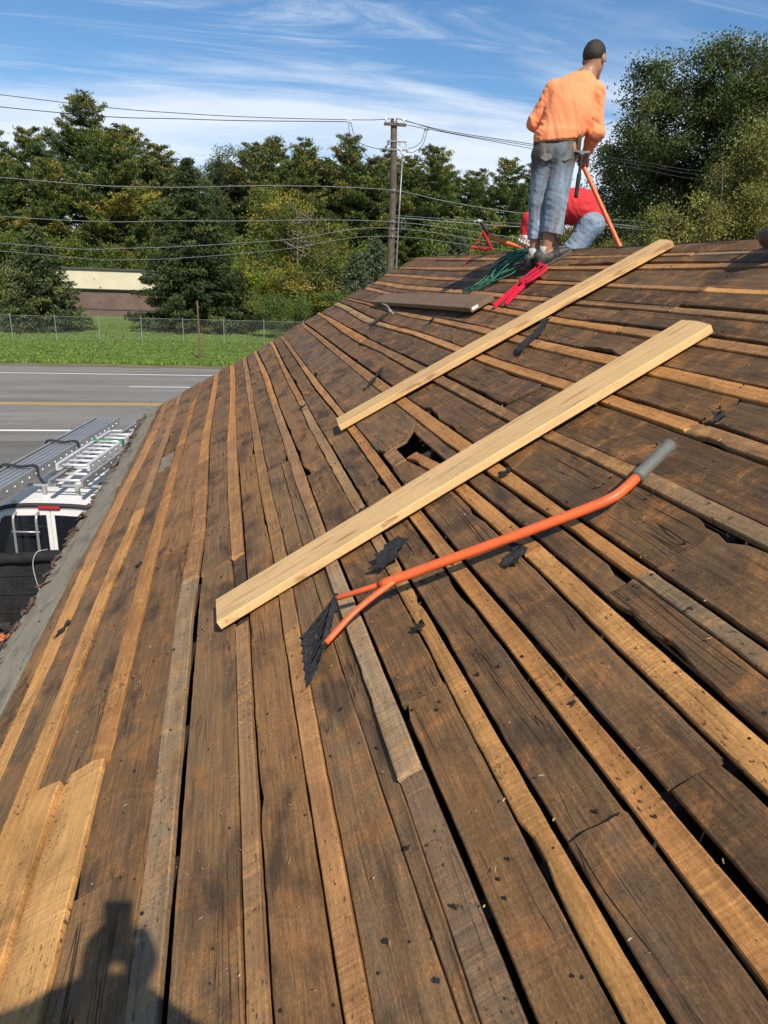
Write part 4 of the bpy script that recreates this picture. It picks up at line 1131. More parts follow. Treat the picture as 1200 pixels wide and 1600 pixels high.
wire([(WL, 35.7, 8.8), (-8.82, 34.16, 7.76), (-2.84, 33.8, 7.70), (2.18, 33.5, 8.01), (6.99, 33.05, 8.07), (9.76, 33.05, 7.74), (13.66, 32.81, 7.39), (24, 32.2, 6.9), (48, 30.8, 7.8)], .015, M_wireg, 'pale cable crossing the pole at mid height in front of the pines')
wire([(WL, 35.7, 7.2), (-9.01, 34.17, 6.29), (-1.34, 33.71, 6.45), (6.92, 33.05, 6.79), (13.8, 32.8, 6.32), (24, 32.2, 5.8), (48, 30.8, 6.6)], .013, M_wireg, 'pale cable below the mid height one, level with the young leaves of the birch')
wire([(WL, 35.7, 6.4), (-9.15, 34.18, 5.25), (-4.05, 33.88, 5.25), (2.43, 33.49, 5.84), (6.93, 33.05, 6.52), (13.8, 32.8, 6.02), (24, 32.2, 5.6), (48, 30.8, 6.2)], .012, M_wireg, 'second lowest cable, sagging across the dark spruces')
wire([(WL, 35.7, 6.1), (-9.18, 34.18, 4.94), (-4.09, 33.88, 4.78), (1.87, 33.52, 5.37), (6.95, 33.05, 6.18), (13.8, 32.8, 5.75), (24, 32.2, 5.35), (48, 30.8, 5.9)], .010, M_wireg, 'lowest thin cable, sagging just above the roof of the long building')
wire([(7.3, 33.05, 6.97), (13.7, 32.81, 6.85), (17.68, 32.57, 7.15), (25.29, 32.11, 6.75), (48, 30.8, 7.6)], .020, M_wireg, 'bright thick cable passing low behind the crouching man to the right edge')
wire([(7.3, 33.05, 7.05), (13.7, 32.81, 7.0), (17.7, 32.57, 7.35), (25.29, 32.11, 7.05), (48, 30.8, 7.9)], .009, M_wireg, 'thin bright wire just above the thick one on the right')
# drip loops
loop = MB()
for q in ([(5.29, 33.31, 10.63), (5.34, 33.3, 10.2), (5.75, 33.25, 9.85), (6.5, 33.1, 9.65), (6.9, 33.05, 9.72)], [(5.37, 33.31, 10.60), (5.6, 33.25, 9.95), (6.1, 33.2, 9.35), (6.5, 33.1, 9.2), (6.95, 33.05, 9.45)],
          [(8.57, 33.12, 10.57), (8.45, 33.1, 10.1), (8.1, 33.05, 9.8), (7.75, 33.05, 9.75)], [(8.68, 33.10, 10.55), (8.5, 33.08, 9.95), (8.1, 33.02, 9.62), (7.8, 33.02, 9.6)]):
    loop.tube(smooth_path(q, 6), .014, 5, cap=False)
loop.build('drip_loop', M_wire, None, label='black drip loops hanging on both sides of the pole below its crossarm', category='wire')
for x_, z_, lab in ((5.22, 10.66, 'left of the pole head'), (8.62, 10.60, 'right of the pole head')):
    b = MB()
    for k in range(2):
        b.lathe([(0, 0), (.03, .0), (.05, .03), (.03, .06), (.05, .09), (.03, .13), (0, .14)], 8, (x_ + .13 * k, 33.2 + .05 * k, z_ - .10 + .03 * k))
    b.build('insulator', M_porc, None, label='pair of white line insulators on the wire ' + lab, category='insulator')

# ------------------------------------------------------------------ white cargo van under the eave
M_vanw = plain('white_van_paint', (.74, .74, .73), .28, var=.05, spec=.5, bstr=.02)
M_blackp = plain('black_plastic', (.025, .025, .027), .5, var=.2)
M_vglass = plain('van_glass', (.012, .014, .02), .08, var=.05, spec=.7, bstr=0)
M_redl = plain('red_lens', (.50, .015, .02), .25, var=.1)
M_alu = plain('aluminium', (.72, .73, .74), .38, .35, var=.15, scale=4)
M_alud = plain('dull_aluminium', (.34, .345, .34), .5, .4, var=.2, scale=4)
M_rub = plain('tyre_rubber', (.02, .02, .021), .85)
M_strap = plain('black_strap', (.02, .02, .022), .8)
M_green = plain('green_plastic', (.06, .24, .11), .5)
van = empty('cargo_van', (-2.13, 8.64, -.02), (0, 0, -R_(10)), label='white cargo van with ladders on its roof rack, parked under the eave', category='van')
secs = []
prof = [(-.82, .35), (-.85, .75), (-.845, 1.05), (-.785, 1.40), (-.69, 1.74), (-.60, 1.85), (-.36, 1.895), (0, 1.905)]
ring = prof + [(-x, z) for x, z in reversed(prof[:-1])]
st = [(0.0, 1.0, 1.0), (.05, 1.0, 1.0), (3.3, 1.0, 1.0), (3.65, .985, .985), (4.15, .94, .64), (4.75, .90, .57), (4.85, .86, .50)]
vs = []; fs = []
nr_ = len(ring)
for (y, sx, sz) in st:
    for x, z in ring: vs.append((x * sx, y, .35 + (z - .35) * sz))
for i in range(len(st) - 1):
    for k in range(nr_ - 1): fs.append((i * nr_ + k, (i + 1) * nr_ + k, (i + 1) * nr_ + k + 1, i * nr_ + k + 1))
    fs.append((i * nr_ + nr_ - 1, (i + 1) * nr_ + nr_ - 1, (i + 1) * nr_, i * nr_))
fs.append(tuple(range(nr_))); fs.append(tuple(reversed([(len(st) - 1) * nr_ + k for k in range(nr_)])))
mesh_obj('body', vs, fs, M_vanw, van, smooth=False)
for k in range(6):
    b = MB(); b.box((-.5 + .2 * k, 1.7, 1.90 - .012 * abs(k - 2.5) ** 1.6), (.045, 3.0, .016), bev=.006); b.build('roof_rib', M_vanw, van)
b = MB()
tp = [(-.735, 1.60), (-.665, 1.76), (-.575, 1.835), (-.36, 1.872), (0, 1.882), (.36, 1.872), (.575, 1.835), (.665, 1.76), (.735, 1.60)]
b.tube(smooth_path([(x, -.012, z) for x, z in tp], 4), .028, 6); b.build('rear_roof_trim', M_blackp, van)
for sgn in (-1, 1):
    out_ = [(.006, .45), (.78, .45), (.80, .80), (.785, 1.08), (.735, 1.40), (.665, 1.68), (.58, 1.79), (.36, 1.825), (.006, 1.83)]
    b = MB(); Rm = np.array([[sgn, 0, 0], [0, 0, 1], [0, 1, 0]], float)
    b.prism([(x, z) for x, z in out_][::1 if sgn < 0 else -1], -.022, .004, Rm); dr = b.build('rear_door', M_vanw, van)
    win = [(.050, 1.15), (.690, 1.15), (.675, 1.36), (.625, 1.60), (.575, 1.715), (.53, 1.745), (.050, 1.765)]
    b = MB(); b.prism(win[::1 if sgn < 0 else -1], -.034, -.018, Rm); b.build('window', M_vglass, dr)
    b = MB(); b.box((sgn * .80, -.03, .92), (.07, .05, .34), bev=.01); b.build('tail_light', M_redl, van)
b = MB(); b.box((.0, -.045, 1.862), (.26, .03, .035), bev=.01); b.build('brake_light', M_redl, van)
b = MB()
for x_ in (-.40, -.135): b.tube(smooth_path([(x_, -.03, 1.80), (x_, -.11, 1.74), (x_, -.12, 1.5), (x_, -.12, .95), (x_, -.04, .9)], 5), .016, 7)
for z_ in (1.58, 1.27, 1.02): b.tube([(-.43, -.12, z_), (-.105, -.12, z_)], .012, 7)
b.build('rear_ladder', M_galv, van, smooth=True)
b = MB(); b.box((0, -.10, .42), (1.64, .16, .16), bev=.03); b.build('bumper', M_blackp, van)
for sgn in (-1, 1):
    for y_ in (.95, 3.95):
        Rm = np.array(Matrix.Rotation(R_(90), 3, 'Y'))
        b = MB(); b.lathe([(.0, -.1), (.26, -.1), (.34, -.08), (.345, 0), (.34, .08), (.26, .1), (.0, .1)], 20, (sgn * .74, y_, .345), Rm); wh = b.build('wheel', M_rub, van)
        b = MB(); b.lathe([(0, -.11), (.19, -.108), (.2, -.06), (.2, .06), (.19, .108), (0, .11)], 16, (sgn * .74, y_, .345), Rm); b.build('rim', M_alud, wh)
# rack: cross bars on feet
for y_ in (.35, 1.55, 2.75):
    b = MB(); b.tube([(-.70, y_, 2.02), (.70, y_, 2.02)], .018, 8)
    for x_ in (-.62, .62, -.20, .20): b.box((x_, y_, 1.95), (.05, .05, .13), bev=.008)
    b.build('rack_bar', M_galv, van)
for x_ in (-.64, .64):
    b = MB(); b.tube([(x_, .1, 1.99), (x_, 3.1, 1.99)], .018, 6); b.build('rack_rail', M_alud, van)


def van_pt(x, y, z):
    c, s = math.cos(-R_(10)), math.sin(-R_(10))
    return (-2.13 + x * c - y * s, 8.64 + x * s + y * c, z)


def ladder(name, x0, x1, y0, y1, z, label, cat, rail_mat, nr=12, rung_mat=None, tilt=0.0, grp=None):
    rt = empty(name, van_pt((x0 + x1) / 2, 0, z), (0, 0, -R_(10)), label=label, category=cat, group=grp)
    hw = (x1 - x0) / 2
    for sg in (-1, 1):
        b = MB(); b.box((sg * hw, (y0 + y1) / 2, 0), (.028, y1 - y0, .085)); b.box((sg * (hw - .016), (y0 + y1) / 2, .038), (.03, y1 - y0 - .02, .008)); b.box((sg * (hw - .016), (y0 + y1) / 2, -.038), (.03, y1 - y0 - .02, .008)); b.build('rail', rail_mat, rt)
        bb = MB()
        for i in range(nr): bb.lathe([(0, 0), (.013, 0), (.009, .008), (0, .009)], 8, (sg * (hw + .014), y0 + (i + .5) * (y1 - y0) / nr, 0), np.array(Matrix.Rotation(sg * R_(90), 3, 'Y')))
        bb.build('rivets', M_alu, rt)
    for i in range(nr):
        y_ = y0 + (i + .5) * (y1 - y0) / nr
        b = MB(); b.tube([(-hw, y_, 0), (hw, y_, 0)], .017, 8); b.build('rung', rung_mat or M_alu, rt, smooth=True)
    return rt


ladder('extension_ladder', .02, .40, .0, 3.7, 2.13, 'lower aluminium ladder lying on the van roof, its rungs bright in the sun', 'ladder', M_alud, 13)
l2 = ladder('extension_ladder', -.02, .36, .35, 2.3, 2.235, 'short upper aluminium ladder section with green end guards stacked on the van rack', 'ladder', M_alu, 9)
for sg in (-1, 1):
    b = MB(); b.box((sg * .19, 1.62, .02), (.045, .10, .10), bev=.012); b.build('end_guard', M_green, l2)
b = MB(); b.box((0, 1.65, .045), (.36, .016, .016)); b.build('end_guard', M_green, l2)
wp = empty('walk_plank', van_pt(-.50, 0, 2.13), (0, 0, -R_(10)), label='long ribbed grey aluminium walk plank strapped to the left of the van rack', category='plank')
b = MB(); b.box((0, 1.1, .0), (.34, 5.0, .06)); b.build('core', M_alud, wp)
for k in range(5):
    b = MB(); b.box((-.14 + .07 * k, 1.1, .037), (.052, 5.0, .014), bev=.004); b.build('slat', M_galv, wp)
for sg in (-1, 1):
    b = MB(); b.box((sg * .185, 1.1, .0), (.022, 5.02, .13)); b.box((sg * .172, 1.1, .062), (.03, 5.02, .008)); b.build('side_rail', M_alud, wp)
bb = MB()
for i in range(26): bb.lathe([(0, 0), (.014, 0), (.01, .009), (0, .01)], 8, (.196, -1.3 + .19 * i, .0), np.array(Matrix.Rotation(R_(90), 3, 'Y')))
bb.build('rivets', M_alu, wp)
for y_, lab in ((.42, 'nearer black strap tied round the ribbed walk plank'), (1.75, 'farther black strap tied round the ribbed walk plank')):
    b = MB(); b.tube(smooth_path([(-.24, y_ + .01, -.12), (-.21, y_, .09), (0, y_ + .015, .075), (.20, y_ - .01, .095), (.23, y_ - .03, -.02), (.30, y_ - .06, -.12)], 6), .017, 6)
    b.build('strap', M_strap, None, loc=van_pt(-.50, 0, 2.13), rot=(0, 0, -R_(10)), label=lab, category='strap')

# ------------------------------------------------------------------ black dump trailer with a rolled tarp
M_trailer = plain('scuffed_black_steel', (.022, .022, .024), .55, var=.5, scale=3, dirt=((.10, .10, .10), .66), bstr=.3)
M_tarp = plain('black_tarp', (.018, .018, .020), .6, var=.4, scale=12, bstr=.9, bdist=.02)
tr = empty('dump_trailer', (-2.02, 7.80, 0), (0, 0, -R_(2)), label='black dump trailer behind the van with a rolled tarp on its front wall', category='trailer')
b = MB(); b.box((0, 0, 1.03), (1.9, .06, 1.06)); fw = b.build('front_wall', M_trailer, tr)
for z_ in (1.34, 1.12, .90):
    b = MB(); b.box((0, -.034, z_), (1.9, .012, .014)); b.build('seam', M_blackp, fw)
for sg in (-1, 1):
    b = MB(); b.box((sg * .95, -1.9, 1.0), (.06, 3.8, 1.0)); b.build('side_wall', M_trailer, tr)
b = MB(); b.box((0, -3.78, .95), (1.9, .05, .9)); b.build('tailgate', M_trailer, tr)
b = MB(); b.box((0, -1.9, .52), (1.9, 3.8, .08)); b.build('floor', M_trailer, tr)
b = MB(); px_ = np.linspace(-.95, .95, 24); b.tube(np.stack([px_, -.03 + .008 * np.sin(px_ * 9), 1.545 + .010 * np.sin(px_ * 5 + 1)], 1), .062 + .006 * np.sin(px_ * 23), 12); b.build('rolled_tarp', M_tarp, tr, smooth=True)
for sg in (-1, 1):
    Rm = np.array(Matrix.Rotation(R_(90), 3, 'Y'))
    b = MB(); b.lathe([(0, -.1), (.2, -.1), (.33, -.07), (.33, .07), (.2, .1), (0, .1)], 18, (sg * .78, -2.0, .33), Rm); b.build('wheel', M_rub, tr)
M_cord = plain('pale_cord', (.42, .40, .36), .8)
b = MB(); b.tube(smooth_path([(-2.02, 7.86, 1.60), (-2.10, 7.74, 1.615), (-2.14, 7.69, 1.50), (-2.12, 7.67, 1.30), (-2.08, 7.66, 1.12), (-2.05, 7.64, 1.02), (-2.10, 7.60, .97)], 8), .005, 6)
b.build('cord', M_cord, None, label='pale cord hanging over the rolled tarp of the trailer', category='cord')
# rubbish heap in the trailer
gx_, gy_ = np.meshgrid(np.linspace(-.9, .9, 40), np.linspace(-3.7, -.06, 70), indexing='ij')
hz_ = .62 + .28 * np.exp(-((gy_ + 1.1) / 1.0) ** 2) + np.array([[mnoise.noise((a * 2.2, b_ * 2.2, 3)) * .10 + mnoise.noise((a * 7, b_ * 7, 1)) * .05 for a, b_ in zip(ra, rb)] for ra, rb in zip(gx_, gy_)])
n1, n2 = gx_.shape
hv = np.stack([gx_, gy_, hz_], -1).reshape(-1, 3)
hf = [(i * n2 + j, (i + 1) * n2 + j, (i + 1) * n2 + j + 1, i * n2 + j + 1) for i in range(n1 - 1) for j in range(n2 - 1)]
mb = MB(); mb.add(hv, hf)
M_rubble = plain('shingle_rubble', (.045, .042, .040), .95, var=.6, scale=14, dirt=((.16, .14, .12), .62), bstr=.8, bdist=.02)
for i in range(240):
    a = rng.uniform(-.85, .85); c_ = rng.uniform(-3.6, -.1)
    zz0 = .64 + .28 * math.exp(-((c_ + 1.1) / 1.0) ** 2) + .05
    Rm = np.array(Matrix.Rotation(rng.uniform(0, 6), 3, 'Z') @ Matrix.Rotation(rng.normal(0, .5), 3, 'X'))
    mb.box((a, c_, zz0 + rng.uniform(-.02, .05)), (rng.uniform(.06, .26), rng.uniform(.04, .16), .006), Rm)
mb.build('rubble', M_rubble, None, loc=(-2.02, 7.80, 0), rot=(0, 0, -R_(2)), kind='stuff', label='torn shingles and rubbish heaped in the black trailer', category='rubble')
M_orange_rag = plain('orange_rag', (.55, .14, .05), .8, var=.3)
b = MB()
ll = np.linspace(0, 1, 7)
for i in range(6):
    for j in range(6): b.v.append((-.06 + .02 * i + .008 * rng.normal(), -.05 + .02 * j + .008 * rng.normal(), .03 * rng.random()))
b.f += [(i * 6 + j, (i + 1) * 6 + j, (i + 1) * 6 + j + 1, i * 6 + j + 1) for i in range(5) for j in range(5)]
b.build('rag', M_orange_rag, None, loc=(-2.30, 6.98, 1.0), label='crumpled orange rag on the rubbish in the trailer', category='rag', smooth=True)
# ------------------------------------------------------------------ smooth figures from distance fields
class Field:
    def __init__(s): s.p = []
    def cone(s, a, b, ra, rb=None, k=.03, flat=None, clip=None, cut=False):
        a = np.array(a, float); b = np.array(b, float); rb = ra if rb is None else rb
        ax = None
        if flat: ax = np.array(flat[0], float); ax /= np.linalg.norm(ax); fl = flat[1]
        def f(P):
            q = P - a; d = b - a
            if ax is not None:
                q = q + (q @ ax)[..., None] * ax * (1 / fl - 1); d = d + (d @ ax) * ax * (1 / fl - 1)
            t = np.clip((q @ d) / (d @ d + 1e-12), 0, 1)
            r = ra + (rb - ra) * t
            o = (np.linalg.norm(q - t[..., None] * d, axis=-1) - r) * (math.sqrt(fl) if ax is not None else 1)
            if clip is not None:
                n_, w_ = np.array(clip[0], float), clip[1]
                o = np.maximum(o, w_ - P @ n_)
            return o
        m = max(ra, rb) + k + .02
        s.p.append((f, np.minimum(a, b) - m, np.maximum(a, b) + m, k, cut))
        return s
    def chain(s, pts, rads, k=.03, **kw):
        for i in range(len(pts) - 1): s.cone(pts[i], pts[i + 1], rads[i], rads[i + 1], k, **kw)
        return s
    def ell(s, c, rad, R=None, k=.02, cut=False):
        c = np.array(c, float); rad = np.array(rad, float); R = np.eye(3) if R is None else np.array(R)
        def f(P):
            q = ((P - c) @ R) / rad
            l = np.linalg.norm(q, axis=-1)
            g = np.linalg.norm(q / rad, axis=-1) + 1e-9
            return l * (l - 1) / g
        m = rad.max() + k + .02
        s.p.append((f, c - m, c + m, k, cut))
        return s
    def mesh(s, cell=.008, clips=()):
        lo = np.min([p[1] for p in s.p if not p[4]], 0) - cell * 2; hi = np.max([p[2] for p in s.p if not p[4]], 0) + cell * 2
        n = np.ceil((hi - lo) / cell).astype(int) + 1
        D = np.full(n, .2, np.float32)
        axs = [lo[i] + cell * np.arange(n[i]) for i in range(3)]
        for f, a, b, k, cut in s.p:
            i0 = np.maximum(((a - lo) / cell).astype(int), 0); i1 = np.minimum(((b - lo) / cell).astype(int) + 2, n)
            if (i1 <= i0).any(): continue
            sl = tuple(slice(i0[i], i1[i]) for i in range(3))
            G = np.stack(np.meshgrid(*[axs[i][sl[i]] for i in range(3)], indexing='ij'), -1)
            d = f(G); A = D[sl]
            if cut: D[sl] = np.maximum(A, -d)
            else:
                h = np.maximum(k - np.abs(A - d), 0) / k
                D[sl] = np.minimum(A, d) - h * h * k * .25
        for nrm, w_ in clips:
            G = np.stack(np.meshgrid(*axs, indexing='ij'), -1)
            D = np.maximum(D, w_ - G @ np.array(nrm, float))
        return surface_nets(D, lo, cell)


def surface_nets(D, lo, cell):
    s = D < 0
    n = np.array(D.shape)
    c = n - 1
    cnt = np.zeros(c, int); pos = np.zeros((*c, 3))
    cnr = [(i, j, k) for i in (0, 1) for j in (0, 1) for k in (0, 1)]
    sub = lambda A, o: A[o[0]:o[0] + c[0], o[1]:o[1] + c[1], o[2]:o[2] + c[2]]
    for a in cnr:
        for ax in range(3):
            if a[ax]: continue
            b = list(a); b[ax] = 1
            da, db = sub(D, a), sub(D, b)
            m = (da < 0) != (db < 0)
            t = np.where(m, da / (da - db + 1e-12), 0)
            e = [np.full(c, a[q], float) for q in range(3)]; e[ax] = t
            cnt += m
            for q in range(3): pos[..., q] += np.where(m, e[q], 0)
    act = cnt > 0
    idx = -np.ones(c, int); idx[act] = np.arange(act.sum())
    ijk = np.argwhere(act)
    V = (ijk + pos[act] / cnt[act][:, None]) * cell + lo
    F = []
    for ax in range(3):
        o1, o2 = [(1, 2), (2, 0), (0, 1)][ax]
        sa = [slice(1, n[q] - 1) for q in range(3)]; sa[ax] = slice(0, n[ax] - 1)
        sb = list(sa); sb[ax] = slice(1, n[ax])
        A, B = s[tuple(sa)], s[tuple(sb)]
        for flip in (False, True):
            w_ = np.argwhere((A & ~B) if not flip else (~A & B))
            if not len(w_): continue
            base = w_.copy()
            for q in range(3):
                if q != ax: base[:, q] += 1
            def at(d1, d2):
                p = base.copy(); p[:, o1] += d1; p[:, o2] += d2
                return idx[p[:, 0], p[:, 1], p[:, 2]]
            q4 = np.stack([at(-1, -1), at(0, -1), at(0, 0), at(-1, 0)], 1)
            F.append(q4 if not flip else q4[:, ::-1])
    return V, np.concatenate(F)


def sdf_obj(name, field, mat, parent, cell=.008, clips=(), disp=None, relax=2, **tags):
    V, F = field.mesh(cell, clips)
    me = bpy.data.meshes.new(name)
    nV, nF = len(V), len(F)
    if relax:
        for _ in range(relax):
            acc = np.zeros_like(V); ct = np.zeros(nV)
            for a in range(4):
                i, j = F[:, a], F[:, (a + 1) % 4]
                np.add.at(acc, i, V[j]); np.add.at(acc, j, V[i]); np.add.at(ct, i, 1); np.add.at(ct, j, 1)
            V = V * .5 + .5 * acc / ct[:, None]
    if disp is not None:
        fn = np.cross(V[F[:, 2]] - V[F[:, 0]], V[F[:, 3]] - V[F[:, 1]])
        N = np.zeros_like(V)
        for a in range(4): np.add.at(N, F[:, a], fn)
        N = unit(N)
        V = V + N * np.array([disp(*p) for p in V])[:, None]
    me.vertices.add(nV); me.vertices.foreach_set('co', V.astype(np.float32).reshape(-1))
    me.loops.add(nF * 4); me.loops.foreach_set('vertex_index', F.astype(np.int32).reshape(-1))
    me.polygons.add(nF); me.polygons.foreach_set('loop_start', np.arange(0, nF * 4, 4, dtype=np.int32)); me.polygons.foreach_set('loop_total', np.full(nF, 4, np.int32))
    me.polygons.foreach_set('use_smooth', np.ones(nF, bool))
    me.update(); me.validate()
    me.materials.append(mat)
    o = bpy.data.objects.new(name, me); COL.objects.link(o); o.parent = parent
    return set_tags(o, **tags)


def grip_hand(F, G, axis, e1, wrist, rp=.02, s=1.0, up=1):
    """palm and five separate fingers closed round a bar through G; e1 points from the bar to the palm"""
    G = np.array(G, float); ax = np.array(axis, float); ax /= np.linalg.norm(ax)
    e1 = np.array(e1, float); e1 -= ax * (e1 @ ax); e1 /= np.linalg.norm(e1); e2 = np.cross(ax, e1) * up
    P = lambda ang, r, o: G + ax * o * s + r * (math.cos(R_(ang)) * e1 + math.sin(R_(ang)) * e2)
    rr = rp + .011 * s
    F.cone(P(10, rr + .010 * s, -.030), P(10, rr + .010 * s, .036), .017 * s, .018 * s, .012)
    F.cone(P(-30, rr + .010 * s, -.026), P(-30, rr + .010 * s, .03), .015 * s, .016 * s, .012)
    F.cone(P(-15, rr + .012 * s, .0), wrist, .022 * s, .026 * s, .02)
    for i, (o, ln, r) in enumerate(((-.034, .86, .0085), (-.012, 1.0, .0095), (.011, 1.0, .0100), (.034, .94, .0098))):
        a = [38, 88 * ln + 6, 140 * ln + 4, 188 * ln]
        F.chain([P(a[0], rr + .004, o), P(a[1], rr + .002, o * 1.02), P(a[2], rr, o), P(a[3], rr - .001, o * .97)], [r * s, r * s, r * .92 * s, r * .8 * s], .004)
    F.chain([P(-35, rr + .010, .036), P(-80, rr + .010, .050), P(-125, rr + .004, .046), P(-170, rr, .036)], [.014 * s, .012 * s, .0105 * s, .009 * s], .006)


def head(F, c, fw, up=(0, 0, 1), s=1.0):
    """skull, jaw, nose, lips, brow and ears; returns the head frame"""
    fw = np.array(fw, float); fw /= np.linalg.norm(fw); up = np.array(up, float); up = up - fw * (up @ fw); up /= np.linalg.norm(up)
    rt = np.cross(fw, up); R = np.stack([rt, fw, up], 1); c = np.array(c, float)
    L = lambda x, y, z: c + R @ (np.array([x, y, z]) * s)
    F.ell(L(0, -.008, .022), np.array([.076, .096, .092]) * s, R, .02)
    F.ell(L(0, .030, -.045), np.array([.058, .062, .070]) * s, R, .035)
    F.cone(L(-.018, .070, -.098), L(.018, .070, -.098), .020 * s, None, .03)
    F.cone(L(0, .096, .010), L(0, .112, -.030), .009 * s, .014 * s, .014)
    F.cone(L(-.013, .098, -.034), L(.013, .098, -.034), .009 * s, None, .008)
    F.cone(L(-.036, .084, .026), L(.036, .084, .026), .010 * s, None, .014)
    F.cone(L(-.020, .088, -.060), L(.020, .088, -.060), .008 * s, None, .008)
    F.cone(L(-.016, .086, -.072), L(.016, .086, -.072), .009 * s, None, .006)
    for sg in (-1, 1):
        F.ell(L(sg * .034, .096, .012), np.array([.014, .012, .010]) * s, R, .006, True)
        F.ell(L(sg * .079, -.006, -.004), np.array([.009, .020, .032]) * s, R, .008)
    return c, R, L


def head_extras(root, L, R, s, hair_mat, fade=True, name='hair'):
    for sg in (-1, 1):
        b = MB(); b.lathe([(0, -.0115), (.006, -.0098), (.0100, -.0055), (.0115, 0), (.0100, .0055), (.006, .0098), (0, .0115)], 10, L(sg * .034, .090, .012)); b.build('eye', M_eye, root, smooth=True)
        b = MB(); b.bar(L(sg * .020, .101, .034), L(sg * .050, .090, .035), .004, .006); b.build('eyebrow', hair_mat, root)
    H = Field()
    H.ell(L(0, -.019, .031), np.array([.0785, .0940, .0885]) * s, R, .01)
    H.ell(L(0, -.044, .010), np.array([.0665, .0605, .056]) * s, R, .02)
    fwv = R[:, 1]; upv_ = R[:, 2]
    nA = upv_ * .75 - fwv * .66; nB = upv_ * 1.0
    o0 = L(0, .085, .040); o1 = L(0, -.06, -.085)
    sdf_obj(name, H, hair_mat, root, .006, [(nA, float(nA @ o0)), (nB, float(nB @ o1))], lambda x, y, z: .0013 * mnoise.noise((x * 190, y * 190, z * 120)) + .0020 * mnoise.noise((x * 70, y * 70, z * 70)), 1)


def shoe(root, heel, toe, up, side_r, mat, solemat, name='shoe'):
    heel = np.array(heel, float); toe = np.array(toe, float); d = toe - heel; ln = np.linalg.norm(d); d /= ln
    up = np.array(up, float); up -= d * (up @ d); up /= np.linalg.norm(up); sd_ = np.cross(d, up)
    P = lambda a, s_, z: heel + d * a * ln + sd_ * s_ + up * z
    F = Field()
    F.chain([P(.10, 0, .040), P(.36, 0, .038), P(.70, 0, .034), P(.90, .0, .026)], [.036, .037, .042, .030], .03)
    F.cone(P(.16, 0, .045), P(.14, 0, .095), .036, .040, .03)
    F.cone(P(.30, 0, .055), P(.52, 0, .048), .034, .030, .03)
    o = sdf_obj(name, F, mat, root, .006, [(up, float(up @ P(0, 0, .014)))], lambda x, y, z: .0018 * mnoise.noise((x * 45, y * 45, z * 45)), 1)
    b = MB()
    out_ = [(-.01, .026), (.12, .034), (.40, .036), (.72, .045), (.92, .036), (1.02, .012)]
    poly = [(a * ln, w_) for a, w_ in out_] + [(a * ln, -w_) for a, w_ in reversed(out_)]
    Rm = np.stack([d, sd_, up], 1)
    b.prism(poly[::-1], 0, .020, Rm, heel); b.build('sole', solemat, o)
    b = MB()
    for i in range(4):
        a = .36 + .085 * i
        b.bar(P(a, -.022, .074 - .006 * i), P(a + .02, .022, .074 - .006 * i), .006, .004)
    b.build('laces', M_lace, o)
    return o


def denim(name, col, dirtc, lvl, seat=False):
    m, t = new_mat(name)
    o = t.n('ShaderNodeTexCoord').outputs['Object']
    a = t.noise(o, 6, 5, .6); b_ = t.noise(t.scale(o, (9, 9, 3)), 1, 6, .65, .5); c_ = t.noise(o, 130, 3, .7); d_ = t.noise(t.scale(o, (40, 40, 7)), 1, 4, .6)
    f = t.math('MULTIPLY', t.lin(a, .3, .7, .78, 1.25), t.math('MULTIPLY', t.lin(c_, .3, .7, .86, 1.14), t.lin(d_, .3, .7, .85, 1.18)))
    c = t.mix(1.0, (*col, 1), t.n('ShaderNodeCombineXYZ', {0: f, 1: f, 2: f}).outputs[0], 'MULTIPLY')
    c = t.mix(t.ss(b_, lvl - .06, lvl + .22, 0, .8), c, (*dirtc, 1))
    if seat:
        hz = t.n('ShaderNodeSeparateXYZ', {0: o}).outputs[2]
        zone = t.math('MULTIPLY', t.ss(t.math('ADD', hz, t.math('MULTIPLY', t.math('SUBTRACT', a, .5), .35)), .60, .76), t.ss(b_, .30, .62, .35, .95))
        c = t.mix(zone, c, (.085, .075, .062, 1))
        c = t.mix(t.math('MULTIPLY', t.ss(hz, .55, .25), t.ss(d_, .45, .75, 0, .45)), c, (.40, .46, .52, 1))
    return finish(m, t, c, .9, c_, .35, .002, 0, .2)


M_skin = plain('tanned_skin', (.34, .175, .105), .5, var=.12, scale=20, bstr=.1)
M_skin2 = plain('skin', (.36, .20, .13), .5, var=.12, scale=20, bstr=.1)
M_hair = plain('short_black_hair', (.030, .021, .016), .6, var=.5, scale=60, bstr=.9, bdist=.003)
M_eye = plain('eye_white', (.6, .58, .55), .2, var=.02)
M_orange = plain('orange_cotton', (.92, .300, .125), .85, var=.09, scale=8, bstr=.25, bdist=.002)
M_redc = plain('red_cotton', (.60, .030, .035), .85, var=.1, scale=8, bstr=.3, bdist=.002, dirt=((.55, .25, .2), .70))
M_denim = denim('dirty_denim', (.19, .245, .31), (.15, .125, .095), .50, True)
M_denim2 = denim('paint_stained_denim', (.18, .235, .31), (.36, .38, .39), .58)
M_pocket = denim('soiled_denim', (.165, .175, .18), (.14, .115, .09), .42)
M_shoe = plain('grey_black_shoe', (.042, .040, .036), .55, var=.35, scale=14, dirt=((.17, .15, .12), .6))
M_sole = plain('worn_sole', (.10, .095, .085), .8, var=.3)
M_lace = plain('black_lace', (.03, .03, .03), .8)
M_sock = plain('grey_sock', (.55, .53, .49), .9)
M_belt = plain('brown_leather', (.10, .055, .030), .6, var=.3, scale=20)
M_glove = plain('white_work_glove', (.62, .58, .52), .85, var=.2, scale=25)
M_opaint = plain('orange_shaft_paint', (.72, .125, .032), .42, var=.16, scale=16, spec=.45, bstr=.15, dirt=((.20, .06, .035), .63))
M_grip = plain('grey_rubber_grip', (.125, .130, .115), .6, var=.12, scale=30)
